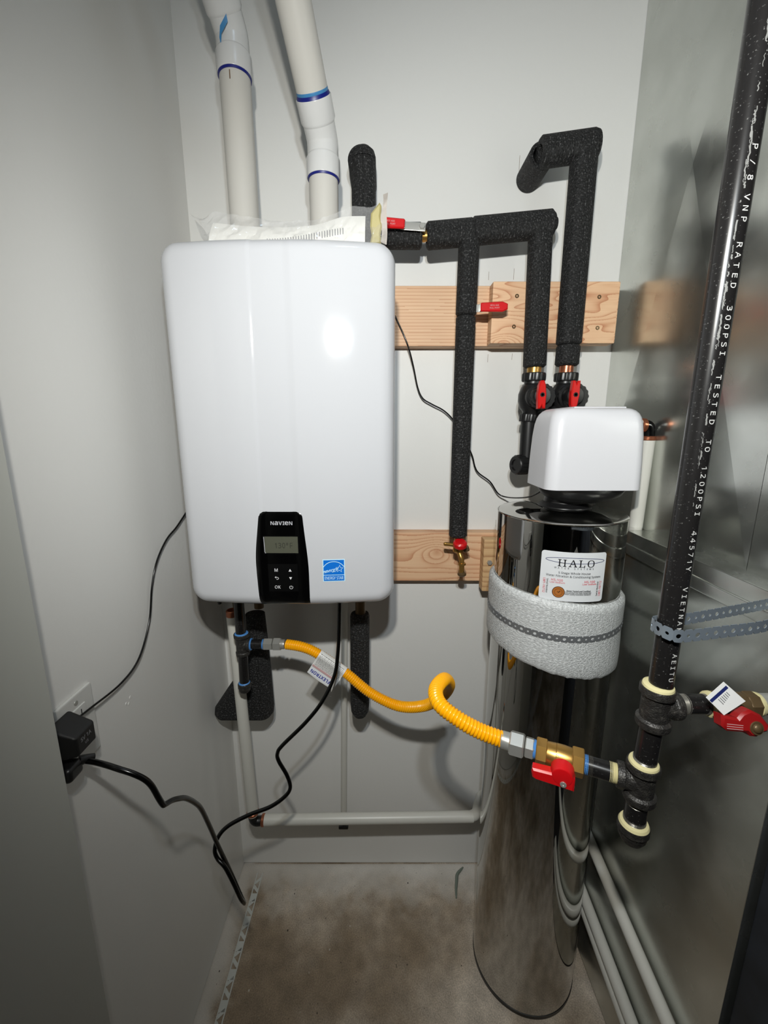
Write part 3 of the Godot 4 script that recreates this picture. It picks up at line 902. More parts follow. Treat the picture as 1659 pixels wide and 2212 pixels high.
func insulated_lines() -> void:
	var Z := 0.108
	# stub behind the heater into the wall, with the shut-off run to the right
	var t := thing("insulated_pipe", "black foam covered pipe that rises behind the heater and turns into the wall", "pipe", Vector3(-0.045, 1.85, Z))
	foam_piece(Vector3(-0.046, 1.90, 0.098), Vector3(-0.0455, 2.072, 0.098), 0.0275, t)
	obj("foam_elbow", Geo.new().lathe([Vector2(0.0275, 0), Vector2(0.0272, 0.006), Vector2(0.024, 0.016), Vector2(0.014, 0.025), Vector2(0, 0.0285)], Transform3D(Basis.IDENTITY, Vector3(-0.0455, 2.070, 0.098)), 32), M["foam"], t)
	foam_piece(Vector3(-0.049, 2.066, 0.112), Vector3(-0.049, 2.066, 0.0), 0.031, t)
	foam_piece(Vector3(-0.046, 1.916, Z), Vector3(0.086, 1.9155, Z), 0.027, t)
	obj("valve_body", Geo.new().cyl(Vector3(0.080, 1.916, Z), Vector3(0.105, 1.916, Z), 0.0115).lathe([Vector2(0.013, 0), Vector2(0.013, 0.006)], Geo.along(Vector3(0.088, 1.916, Z), Vector3(0.1, 1.916, Z))), M["brass"], t)
	obj("valve_stem", Geo.new().cyl(Vector3(0.083, 1.919, Z), Vector3(0.083, 1.919, 0.147), 0.006), M["brass"], t)
	lever(Vector3(0.083, 1.9185, 0.146), Vector3(-1, 0.06, 0).normalized(), t, 0.11)
	# tee line
	t = thing("insulated_pipe", "black foam covered pipe run with two legs crossing the upper pine boards", "pipe", Vector3(0.2, 1.2, Z))
	foam_piece(Vector3(0.097, 1.9155, Z), Vector3(0.203, 1.924, Z), 0.0283, t)
	foam_piece(Vector3(0.201, 1.925, Z), Vector3(0.381, 1.9405, Z), 0.0290, t)
	obj("foam_end", Geo.new().lathe([Vector2(0.0285, -0.012), Vector2(0.0265, 0), Vector2(0.0225, 0.006), Vector2(0.0150, 0.008), Vector2(0.0120, 0.013), Vector2(0, 0.014)], Geo.along(Vector3(0.378, 1.9405, Z), Vector3(0.40, 1.9425, Z)), 32), M["foam"], t)
	foam_piece(Vector3(0.3568, 1.923, Z - 0.002), Vector3(0.3640, 1.6305, Z), 0.0268, t)
	foam_piece(Vector3(0.1945, 1.912, Z), Vector3(0.1935, 1.7465, Z), 0.0240, t)
	foam_piece(Vector3(0.1935, 1.7455, Z), Vector3(0.1940, 1.207, Z), 0.0232, t)
	obj("copper_stub", Geo.new().cyl(Vector3(0.3638, 1.64, Z), Vector3(0.3638, 1.60, Z), 0.0168), M["brass"], t)
	obj("valve_stem", Geo.new().cyl(Vector3(0.200, 1.7605, Z), Vector3(0.200, 1.7605, 0.125), 0.006), M["brass"], t)
	lever(Vector3(0.1855, 1.7605, 0.116), Vector3(1, 0.02, 0).normalized(), t, 0.101)
	# drain valve
	var dv := obj("drain_valve", Geo.new().cyl(Vector3(0.194, 1.22, Z), Vector3(0.194, 1.165, Z), 0.0085).lathe([Vector2(0.008, 0), Vector2(0.0135, 0.004), Vector2(0.0135, 0.018), Vector2(0.009, 0.024)], Geo.along(Vector3(0.196, 1.163, Z), Vector3(0.196, 1.19, Z))), M["brass"], t)
	obj("red_handle", Geo.new().lathe([Vector2(0.006, 0), Vector2(0.0165, 0.001), Vector2(0.0185, 0.005), Vector2(0.0180, 0.013), Vector2(0.014, 0.017), Vector2(0.004, 0.017)], Transform3D(Basis(Vector3(1, 0, 0), 0.35), Vector3(0.196, 1.186, Z + 0.022)), 10), M["red vinyl"], dv)
	obj("valve_ear", Geo.new().rbox(Vector3.ZERO, Vector3(0.030, 0.010, 0.010), 0.004, Transform3D(Basis(Vector3(0, 0, 1), -0.12), Vector3(0.172, 1.186, Z))), M["brass"], dv)
	obj("valve_ear", Geo.new().rbox(Vector3.ZERO, Vector3(0.016, 0.016, 0.012), 0.004, Transform3D(Basis(Vector3(0, 0, 1), 0.3), Vector3(0.217, 1.174, Z))), M["old brass"], dv)
	var sp := Geo.new().tube(Geo.curve([Vector3(0.196, 1.172, Z), Vector3(0.201, 1.158, Z + 0.010), Vector3(0.204, 1.145, Z + 0.013), Vector3(0.205, 1.112, Z + 0.013)], 5), func(_i): return 0.0068, 16)
	sp.lathe([Vector2(0.007, 0), Vector2(0.0105, 0.001), Vector2(0.0105, 0.006), Vector2(0.007, 0.007)], Transform3D(Basis.IDENTITY, Vector3(0.205, 1.133, Z + 0.013)), 8)
	obj("spout", sp, M["brass"], dv)
	obj("spout_cap", Geo.new().lathe([Vector2(0.006, 0.012), Vector2(0.0065, 0.008), Vector2(0.0115, 0.004), Vector2(0.0115, 0.0), Vector2(0.008, -0.003), Vector2(0, -0.003)], Transform3D(Basis.IDENTITY, Vector3(0.206, 1.106, Z + 0.013)), 20), M["old brass"], dv)
	# hooked line at the right
	t = thing("insulated_pipe", "tall black foam covered pipe at right with a hooked top bending into the wall", "pipe", Vector3(0.44, 1.63, Z))
	foam_piece(Vector3(0.4405, 2.088, Z), Vector3(0.4420, 1.682, Z), 0.0288, t)
	foam_piece(Vector3(0.4420, 1.681, Z), Vector3(0.4415, 1.634, Z), 0.0272, t)
	foam_piece(Vector3(0.462, 2.095, Z), Vector3(0.343, 2.080, Z), 0.0300, t)
	obj("foam_end", Geo.new().lathe([Vector2(0.029, 0), Vector2(0.027, 0.006), Vector2(0.016, 0.010), Vector2(0, 0.011)], Geo.along(Vector3(0.460, 2.0948, Z), Vector3(0.48, 2.0974, Z)), 32), M["foam"], t)
	obj("foam_sleeve", Geo.new().sleeve(Vector3(0.3525, 2.082, 0.098), Vector3(0.3525, 2.082, 0.0), 0.0290, 0.021, 32, 0.003), M["foam"], t)
	obj("copper_stub", Geo.new().cyl(Vector3(0.4415, 1.65, Z), Vector3(0.4415, 1.60, Z), 0.0165), M["copper"], t)

func bypass() -> void:
	var Z := 0.108
	var t := thing("bypass_valve", "black plastic bypass valve with two red handles above the tank head", "valve", Vector3(0.40, 1.39, Z))
	var ribs := func(a: Vector3, b: Vector3, r: float):
		var g := Geo.new()
		var xf := Geo.along(a, b); var h := a.distance_to(b)
		var rows := []
		for e: Vector2 in [Vector2(0.75, 0), Vector2(0.96, 0), Vector2(1, 0.0025), Vector2(1, h - 0.0025), Vector2(0.96, h), Vector2(0.75, h)]:
			var q := PackedVector3Array()
			for j in 64:
				var an := TAU * j / 64
				var rr := r * e.x * (1.0 if j % 4 < 2 else 0.955)
				q.append(xf * Vector3(rr * sin(an), e.y, rr * cos(an)))
			rows.append(q)
		return g.loft(rows)
	for s in [[0.364, 0.358, 0.0], [0.4425, 0.434, 0.2]]:
		var x: float = s[0]
		obj("union_nut", ribs.call(Vector3(x, 1.598, Z), Vector3(x, 1.617, Z), 0.0280), M["black plastic"], t)
		obj("valve_body", Geo.new().lathe([Vector2(0.020, -0.046), Vector2(0.021, -0.034), Vector2(0.029, -0.024), Vector2(0.0335, -0.008), Vector2(0.0335, 0.008), Vector2(0.028, 0.024), Vector2(0.0215, 0.032), Vector2(0.0215, 0.044)], Transform3D(Basis.IDENTITY, Vector3(x, 1.560, Z)), 36), M["black plastic"], t)
		var hx: float = s[1]
		obj("valve_bonnet", Geo.new().lathe([Vector2(0.028, 0), Vector2(0.0285, 0.030), Vector2(0.024, 0.034), Vector2(0.023, 0.050), Vector2(0.019, 0.056), Vector2(0, 0.058)], Geo.along(Vector3(x + 0.001, 1.560, Z), Vector3(hx + 0.012, 1.561, 0.18)), 36), M["black plastic"], t)
		obj("toothed_dial", ribs.call(Vector3(x + 0.010, 1.559, Z + 0.034), Vector3(x + 0.010, 1.559, Z + 0.042), 0.0315), M["black plastic"], t)
		var up: bool = x < 0.4
		var poly := PackedVector2Array([Vector2(-0.0085, -0.031), Vector2(-0.0030, -0.031), Vector2(0, -0.024), Vector2(0.0030, -0.031), Vector2(0.0085, -0.031), Vector2(0.0098, 0.0), Vector2(0.0075, 0.022), Vector2(0.0038, 0.0315), Vector2(-0.0038, 0.0315), Vector2(-0.0075, 0.022), Vector2(-0.0098, 0.0)])
		if not up:
			for i in poly.size(): poly[i] = Vector2(poly[i].x, -poly[i].y)
		var xf := Transform3D(Basis(Vector3(0, 0, 1), 0.03 if up else -0.03) , Vector3(hx + 0.004, 1.562, 0.172))
		var h := obj("red_handle", Geo.new().prism(poly, 0.016, xf, 0.0022), M["red plastic"], t)
		var cross := Geo.new().rbox(Vector3(0, 0, 0.0083), Vector3(0.010, 0.006, 0.0012), 0.0003, xf).rbox(Vector3(0, 0, 0.0083), Vector3(0.006, 0.010, 0.0012), 0.0003, xf)
		obj("handle_socket", cross, M["slot dark"], h)
	obj("cross_tube", Geo.new().cyl(Vector3(0.38, 1.562, Z), Vector3(0.43, 1.562, Z), 0.017), M["black plastic"], t)
	obj("cross_tube", Geo.new().cyl(Vector3(0.37, 1.525, Z), Vector3(0.45, 1.525, Z), 0.019), M["black plastic"], t)
	obj("union_nut", ribs.call(Vector3(0.358, 1.502, Z), Vector3(0.359, 1.520, Z), 0.0225), M["black plastic"], t)
	obj("down_tube", Geo.new().cyl(Vector3(0.361, 1.385, Z), Vector3(0.359, 1.506, Z), 0.0185), M["black plastic"], t)
	obj("side_nut", ribs.call(Vector3(0.331, 1.396, Z + 0.012), Vector3(0.360, 1.396, Z), 0.0255), M["black plastic"], t)
	obj("port_ring", Geo.new().sleeve(Vector3(0.328, 1.396, Z + 0.013), Vector3(0.338, 1.396, Z + 0.009), 0.0235, 0.014), M["black plastic"], t)
	obj("side_tube", Geo.new().cyl(Vector3(0.350, 1.396, Z), Vector3(0.46, 1.400, Z + 0.04), 0.0165), M["black plastic"], t)
	obj("rear_port", Geo.new().cyl(Vector3(0.40, 1.402, Z), Vector3(0.40, 1.402, 0.2095), 0.014).cyl(Vector3(0.44, 1.402, Z + 0.03), Vector3(0.44, 1.402, 0.2095), 0.014), M["black plastic"], t)
	obj("right_tube", Geo.new().cyl(Vector3(0.4425, 1.385, Z), Vector3(0.4425, 1.53, Z), 0.0185), M["black plastic"], t)

# ---- conditioner tank
const TX := 0.395
const TZ := 0.250
const TR := 0.135

func on_tank(r: float, mid: float) -> Callable:
	return func(p: Vector3):
		var a := mid + p.x / r
		return Vector3(TX + sin(a) * (r + p.z), p.y, TZ + cos(a) * (r + p.z))

func tank() -> void:
	var t := thing("water_conditioner", "tall mirror polished steel water conditioner tank with a white control head", "tank", Vector3(TX, 0, TZ))
	var o := Transform3D(Basis.IDENTITY, Vector3(TX, 0, TZ))
	obj("jacket", Geo.new().lathe([Vector2(TR, 0.010), Vector2(TR, 1.300), Vector2(TR - 0.0012, 1.3032), Vector2(TR - 0.0045, 1.3050)], o, 160), M["mirror steel"], t)
	obj("top_cap", Geo.new().lathe([Vector2(TR - 0.003, 1.298), Vector2(TR + 0.0008, 1.3035), Vector2(TR - 0.004, 1.3068), Vector2(TR * 0.7, 1.3145), Vector2(TR * 0.4, 1.3185), Vector2(0.04, 1.3195)], o, 120), M["mirror steel"], t)
	obj("base_ring", Geo.new().lathe([Vector2(TR - 0.004, 0), Vector2(TR + 0.0006, 0), Vector2(TR + 0.0010, 0.011), Vector2(TR - 0.004, 0.013)], o, 120), M["black plastic"], t)
	obj("neck", Geo.new().lathe([Vector2(0.058, 1.312), Vector2(0.056, 1.320), Vector2(0.044, 1.328), Vector2(0.042, 1.338), Vector2(0.052, 1.345)], Transform3D(Basis.IDENTITY, Vector3(TX + 0.008, 0, TZ)), 48), M["black plastic"], t)
	obj("head_base", Geo.new().lathe([Vector2(0.04, 1.332), Vector2(0.062, 1.338), Vector2(0.082, 1.348), Vector2(0.090, 1.360), Vector2(0.092, 1.375), Vector2(0.06, 1.385)], Transform3D(Basis.IDENTITY.scaled(Vector3(1, 1, 0.72)), Vector3(0.424, 0, 0.277)), 48), M["black plastic"], t)
	var rows := []
	for e: Array in [[1.3660, 0.006, 0.012], [1.3660, 0.0, 0.0], [1.372, 0.0, 0.0], [1.42, 0.0008, 0.0008], [1.47, 0.0026, 0.003], [1.495, 0.0046, 0.006], [1.508, 0.0072, 0.009], [1.516, 0.0105, 0.0125], [1.522, 0.0155, 0.0175], [1.5255, 0.021, 0.023], [1.5270, 0.028, 0.030], [1.5274, 0.042, 0.040]]:
		var q := PackedVector3Array()
		var hx: float = 0.0965 - e[1]; var hz: float = 0.0690 - e[2]
		var rc := minf(0.024, minf(hx, hz))
		for k in 4:
			var sx := 1.0 if k == 0 or k == 3 else -1.0; var sz := 1.0 if k < 2 else -1.0
			for j in 9:
				var an := PI * 0.5 * k + PI * 0.5 * j / 8.0
				q.append(Vector3(0.4215 + sx * (hx - rc) + rc * cos(an), e[0], 0.277 + sz * (hz - rc) + rc * sin(an)))
		rows.append(q)
	obj("head_cover", Geo.new().loft(rows), M["white plastic"], t, 50.0)
	obj("top_plate", Geo.new().rbox(Vector3(0.432, 1.528, 0.272), Vector3(0.105, 0.004, 0.075), 0.002), M["white plastic"], t)
	# maker's label
	var mid := deg_to_rad(-8.0)
	var r := TR + 0.0004
	var map := on_tank(r, mid)
	var half := 0.0635
	var lp := obj("maker_label", Geo.new().round_patch(-half, half, 1.1465, 1.2490, 0.006, map), M["label white"], t, 60.0)
	var ink := on_tank(r + 0.0003, mid)
	var el := PackedVector2Array()
	for i in 60: el.append(Vector2(0.002 + 0.057 * cos(TAU * i / 60), 1.2320 + 0.0058 * sin(TAU * i / 60)))
	obj("logo_ellipse", Geo.new().stroke(el, 0.0010, ink, true), M["navy print"], lp)
	var g := Geo.new()
	for l in [["H", -0.024], ["A", -0.004], ["L", 0.013], ["O", 0.031]]:
		g.text(l[0], 0.0145, ink, "Droid Serif", false, Vector2(l[1], 1.2265), 1.12)
	obj("logo_lettering", g, M["black print"], lp)
	g = Geo.new()
	var word := "WATER SYSTEMS"
	for i in word.length():
		if word[i] != " ": g.text(word[i], 0.0030, ink, "Droid Sans", false, Vector2(-0.036 + 0.0060 * i, 1.2160))
	g.text("5 Stage Whole House", 0.0044, ink, "Droid Sans", false, Vector2(0.001, 1.2060), 1.06)
	g.text("Water Filtration & Conditioning System", 0.0044, ink, "Droid Sans", false, Vector2(0.001, 1.1990), 0.99)
	obj("caption_lettering", g, M["black print"], lp)
	g = Geo.new()
	g.text("HS-100", 0.0046, ink, "Droid Sans", false, Vector2(-0.031, 1.1900), 1.1).text("Low Sodium", 0.0026, ink, "Droid Sans", false, Vector2(-0.030, 1.1850), 1.1)
	g.text("HS-100", 0.0046, ink, "Droid Sans", false, Vector2(0.032, 1.1890), 1.1).text("Low Sodium", 0.0026, ink, "Droid Sans", false, Vector2(0.032, 1.1840), 1.1)
	var down := func(p: Vector3): return ink.call(Vector3(-0.0545 + p.y, 1.1755 - p.x, p.z))
	var upw := func(p: Vector3): return ink.call(Vector3(0.0555 - p.y, 1.1740 + p.x, p.z))
	g.text("LM1-16712", 0.0046, down)
	g.text("LM1-16712", 0.0046, upw)
	obj("red_lettering", g, M["red print"], lp)
	g = Geo.new()
	g.text("Serial Number", 0.0032, func(p: Vector3): return ink.call(Vector3(-0.0485 + p.y, 1.1755 - p.x, p.z)))
	g.text("Serial Number", 0.0032, func(p: Vector3): return ink.call(Vector3(0.0495 - p.y, 1.1740 + p.x, p.z)))
	g.text("Water Tested and Certified", 0.0017, ink, "Droid Sans", true, Vector2(0.0120, 1.1690), 0.76)
	g.text("This product has been tested and", 0.0012, ink, "Droid Sans", false, Vector2(0.0115, 1.1655), 0.72).text("Water Quality Association standards", 0.0012, ink, "Droid Sans", false, Vector2(0.0110, 1.1622), 0.66)
	obj("small_lettering", g, M["black print"], lp)
	g = Geo.new()
	var disc := func(rad: float, off: float, mm: String):
		var d := Geo.new(); var f := on_tank(r + off, mid)
		for i in 28:
			d.tri(f.call(Vector3(-0.0265, 1.1650, 0)), f.call(Vector3(-0.0265 + rad * cos(TAU * (i + 1) / 28), 1.1650 + rad * sin(TAU * (i + 1) / 28), 0)), f.call(Vector3(-0.0265 + rad * cos(TAU * i / 28), 1.1650 + rad * sin(TAU * i / 28), 0)))
		obj("gold_seal", d, M[mm], lp)
	disc.call(0.0120, 0.0003, "seal brown"); disc.call(0.0108, 0.0005, "seal gold")
	var ring := PackedVector2Array()
	for i in 28: ring.append(Vector2(-0.0265 + 0.0072 * cos(TAU * i / 28), 1.1650 + 0.0072 * sin(TAU * i / 28)))
	g.stroke(ring, 0.0006, on_tank(r + 0.0007, mid), true)
	g.stroke(PackedVector2Array([Vector2(-0.0285, 1.1665), Vector2(-0.0265, 1.1640), Vector2(-0.0235, 1.1680)]), 0.0016, on_tank(r + 0.0007, mid))
	obj("seal_mark", g, M["seal brown"], lp)
	# foam wrap
	var n := FastNoiseLite.new(); n.seed = 3; n.frequency = 0.9
	rows = []
	for e: Array in [[0.0006, 1.0], [0.004, 1.0], [0.0105, 0.965], [0.0115, 0.9], [0.0108, 0.62], [0.0100, 0.53], [0.0108, 0.44], [0.0118, 0.2], [0.0112, 0.06], [0.005, 0.0], [0.0006, 0.0]]:
		var q := PackedVector3Array()
		for j in 120:
			var a := TAU * j / 120.0
			var top := 1.1440 - 0.010 * sin(a) - 0.002 * cos(a) + 0.002 * n.get_noise_1d(a * 8.0)
			var bot := 0.9850 - 0.020 * sin(a) - 0.006 * cos(a) + 0.003 * n.get_noise_1d(a * 7.0 + 50.0)
			var rr: float = TR + e[0]
			q.append(Vector3(TX + sin(a) * rr, lerpf(bot, top, e[1]), TZ + cos(a) * rr))
		rows.append(q)
	rows.append(rows[0])
	single("foam_wrap", Geo.new().loft(rows, true, false), M["packing foam"], "wide white packing foam sheet wrapped round the steel tank", "foam", "", 50.0)
	# perforated strap over the foam
	var s := perforated(62, 0.0142, 0.0140, 0.0007, [0.0034, 0.0023], func(sx: float, w: float, h: float):
		var a := -2.2 + sx / (TR + 0.0112)
		return Vector3(TX + sin(a) * (TR + 0.0112 + h), 1.0735 - 0.0035 * cos(a * 2.0 + 0.4) + w, TZ + cos(a) * (TR + 0.0112 + h)))
	single("perforated_strap", s, M["dark strap"], "grey perforated metal strap holding the foam round the tank", "strap", "", 30.0)

# band of cells, each with a round hole; at(s, w, h) places it
func perforated(cells: int, pitch: float, width: float, thick: float, holes: Array, at: Callable) -> Geo:
	var g := Geo.new()
	var n := 16
	for c in cells:
		var r: float = holes[c % holes.size()]
		var sc := (c + 0.5) * pitch
		var o := []; var i := []
		for k in n:
			var a := TAU * (k + 0.5) / n
			var d := Vector2(cos(a), sin(a))
			var m := maxf(absf(d.x), absf(d.y))
			o.append(Vector2(d.x / m * pitch * 0.5, d.y / m * width * 0.5)); i.append(d * r)
		# corners exactly
		for k in n:
			if absf(absf(o[k].x) - pitch * 0.5) < 1e-6 and absf(absf(o[k].y) - width * 0.5) < width * 0.12: o[k].y = signf(o[k].y) * width * 0.5
		for k in n:
			var l := (k + 1) % n
			for h: float in [0.0, thick]:
				var a: Vector3 = at.call(sc + o[k].x, o[k].y, h); var b: Vector3 = at.call(sc + o[l].x, o[l].y, h)
				var d: Vector3 = at.call(sc + i[k].x, i[k].y, h); var e: Vector3 = at.call(sc + i[l].x, i[l].y, h)
				if h > 0: g.quad(a, d, e, b)
				else: g.quad(a, b, e, d)
			g.quad(at.call(sc + i[k].x, i[k].y, 0.0), at.call(sc + i[l].x, i[l].y, 0.0), at.call(sc + i[l].x, i[l].y, thick), at.call(sc + i[k].x, i[k].y, thick))
			if absf(o[k].y - o[l].y) < 1e-6 and absf(absf(o[k].y) - width * 0.5) < 1e-6:
				g.quad(at.call(sc + o[k].x, o[k].y, 0.0), at.call(sc + o[k].x, o[k].y, thick), at.call(sc + o[l].x, o[l].y, thick), at.call(sc + o[l].x, o[l].y, 0.0))
	return g

func white_pipes() -> void:
	var P: Material = M["pex white"]
	var t := thing("water_pipe", "white water pipe dropping under the heater then running along the wall foot", "pipe", Vector3(-0.38, 0.36, 0.15))
	obj("pipe_length", Geo.new().cyl(Vector3(-0.3985, 1.005, 0.150), Vector3(-0.3815, 0.386, 0.160), 0.0155), P, t)
	obj("pipe_length", Geo.new().cyl(Vector3(-0.357, 0.362, 0.157), Vector3(0.262, 0.362, 0.146), 0.0155), P, t)
	obj("pipe_length", Geo.new().tube(Geo.curve([Vector3(0.255, 0.362, 0.146), Vector3(0.275, 0.362, 0.135), Vector3(0.295, 0.362, 0.095), Vector3(0.33, 0.362, 0.070), Vector3(0.55, 0.362, 0.070)], 6), func(_i): return 0.0150, 20), P, t)
	obj("elbow_fitting", Geo.new().tube(Geo.curve([Vector3(-0.3816, 0.402, 0.160), Vector3(-0.381, 0.374, 0.160), Vector3(-0.372, 0.362, 0.160), Vector3(-0.352, 0.362, 0.157)], 5), func(_i): return 0.0135, 20), M["black plastic"], t)
	obj("copper_ring", Geo.new().sleeve(Vector3(-0.358, 0.362, 0.157), Vector3(-0.349, 0.362, 0.157), 0.0172, 0.014), M["copper"], t)
	obj("copper_ring", Geo.new().sleeve(Vector3(-0.3818, 0.398, 0.160), Vector3(-0.3815, 0.388, 0.160), 0.0172, 0.014), M["copper"], t)
	obj("copper_ring", Geo.new().sleeve(Vector3(-0.3985, 1.020, 0.150), Vector3(-0.3985, 1.002, 0.150), 0.0160, 0.012), M["copper"], t)
	t = thing("water_pipe", "thin white pipe standing close to the wall behind the yellow hose", "pipe", Vector3(-0.135, 0.2, 0.02))
	obj("pipe_length", Geo.new().cyl(Vector3(-0.114, 1.10, 0.016), Vector3(-0.1345, 0.19, 0.016), 0.0098, 20), P, t)
	obj("pipe_clip", Geo.new().rbox(Vector3(-0.134, 0.192, 0.020), Vector3(0.032, 0.010, 0.034), 0.003), M["black plastic"], t)
	t = thing("water_pipe", "white pipe with a black elbow squeezed between the tank and the metal duct", "pipe", Vector3(0.58, 0.8, 0.2))
	obj("pipe_length", Geo.new().cyl(Vector3(0.5870, 1.466, 0.226), Vector3(0.5865, 1.262, 0.222), 0.0145).tube(Geo.curve([Vector3(0.5865, 1.27, 0.222), Vector3(0.5880, 1.20, 0.216), Vector3(0.5850, 1.05, 0.204), Vector3(0.580, 0.85, 0.192), Vector3(0.576, 0.55, 0.185), Vector3(0.574, 0.0, 0.180)], 6), func(_i): return 0.0143, 20), P, t)
	obj("copper_ring", Geo.new().sleeve(Vector3(0.5870, 1.460, 0.226), Vector3(0.5870, 1.470, 0.226), 0.0160, 0.012), M["copper"], t)
	obj("elbow_fitting", Geo.new().tube(Geo.curve([Vector3(0.5870, 1.466, 0.226), Vector3(0.5870, 1.482, 0.226), Vector3(0.583, 1.492, 0.226), Vector3(0.571, 1.493, 0.226)], 5), func(_i): return 0.0118, 20), M["gloss black"], t)
	obj("copper_ring", Geo.new().sleeve(Vector3(0.566, 1.493, 0.226), Vector3(0.577, 1.493, 0.226), 0.0155, 0.011), M["copper"], t)
	obj("pipe_length", Geo.new().cyl(Vector3(0.50, 1.493, 0.190), Vector3(0.571, 1.493, 0.226), 0.0143), P, t)
	var rows := [[Vector3(0.546, 0.450, 0.03), Vector3(0.546, 0.352, 0.68), 0.0132, "uppermost of three white pipes along the foot of the metal duct"], [Vector3(0.546, 0.267, 0.03), Vector3(0.546, 0.193, 0.58), 0.0134, "middle of three white pipes along the foot of the metal duct"], [Vector3(0.546, 0.236, 0.03), Vector3(0.546, 0.158, 0.58), 0.0130, "lowest of three white pipes along the foot of the metal duct"]]
	for w in rows:
		t = thing("water_pipe", w[3], "pipe", w[0], "white pipes along the foot of the duct")
		var a: Vector3 = w[0]; var b: Vector3 = w[1]
		b = a + (b - a) * 1.25
		obj("pipe_length", Geo.new().cyl(a, b, w[2], 32), P, t)

# ---- gas
const GZ := 0.674

func tee(c: Vector3, dir: Vector3, t: Node3D) -> void:
	var y := Vector3.UP
	var g := Geo.new()
	g.lathe([Vector2(0.0150, -0.029), Vector2(0.0200, -0.029), Vector2(0.0210, -0.027), Vector2(0.0210, -0.019), Vector2(0.0195, -0.0175), Vector2(0.0172, -0.016), Vector2(0.0172, 0.016), Vector2(0.0195, 0.0175), Vector2(0.0210, 0.019), Vector2(0.0210, 0.027), Vector2(0.0200, 0.029), Vector2(0.0150, 0.029)], Transform3D(Basis.IDENTITY, c), 40)
	g.lathe([Vector2(0.0120, 0), Vector2(0.0168, 0.0), Vector2(0.0160, 0.016), Vector2(0.0165, 0.020), Vector2(0.0180, 0.0215), Vector2(0.0180, 0.028), Vector2(0.0172, 0.030), Vector2(0.012, 0.030)], Geo.along(c, c + dir), 40)
	var o := obj("tee_fitting", g, M["cast iron"], t)
	obj("sealant_ring", Geo.new().lathe([Vector2(0.0140, 0.0), Vector2(0.0188, 0.0004), Vector2(0.0180, 0.0030), Vector2(0.0150, 0.0044), Vector2(0.0138, 0.005)], Transform3D(Basis.IDENTITY, c + y * 0.0286), 32), M["dope"], o)
	var b := Geo.new()
	var ring := PackedVector2Array()
	for i in 20: ring.append(Vector2(cos(TAU * i / 20), sin(TAU * i / 20)) * 0.0048)
	var n := (Vector3(EYE.x, 0, EYE.z) - Vector3(c.x, 0, c.z)).normalized()
	var side := y.cross(n)
	var at := c - y * 0.008 + side * 0.004
	var put := func(p: Vector3):
		var a: float = (p.x + 0.004) / 0.0172
		return c + y * (p.y - 0.008) + (n * cos(a) + side * sin(a)) * (0.0176 + p.z)
	b.stroke(ring, 0.0011, put, true).text("B", 0.0048, put, "Droid Sans", true)
	obj("foundry_mark", b, M["cast iron"], o)

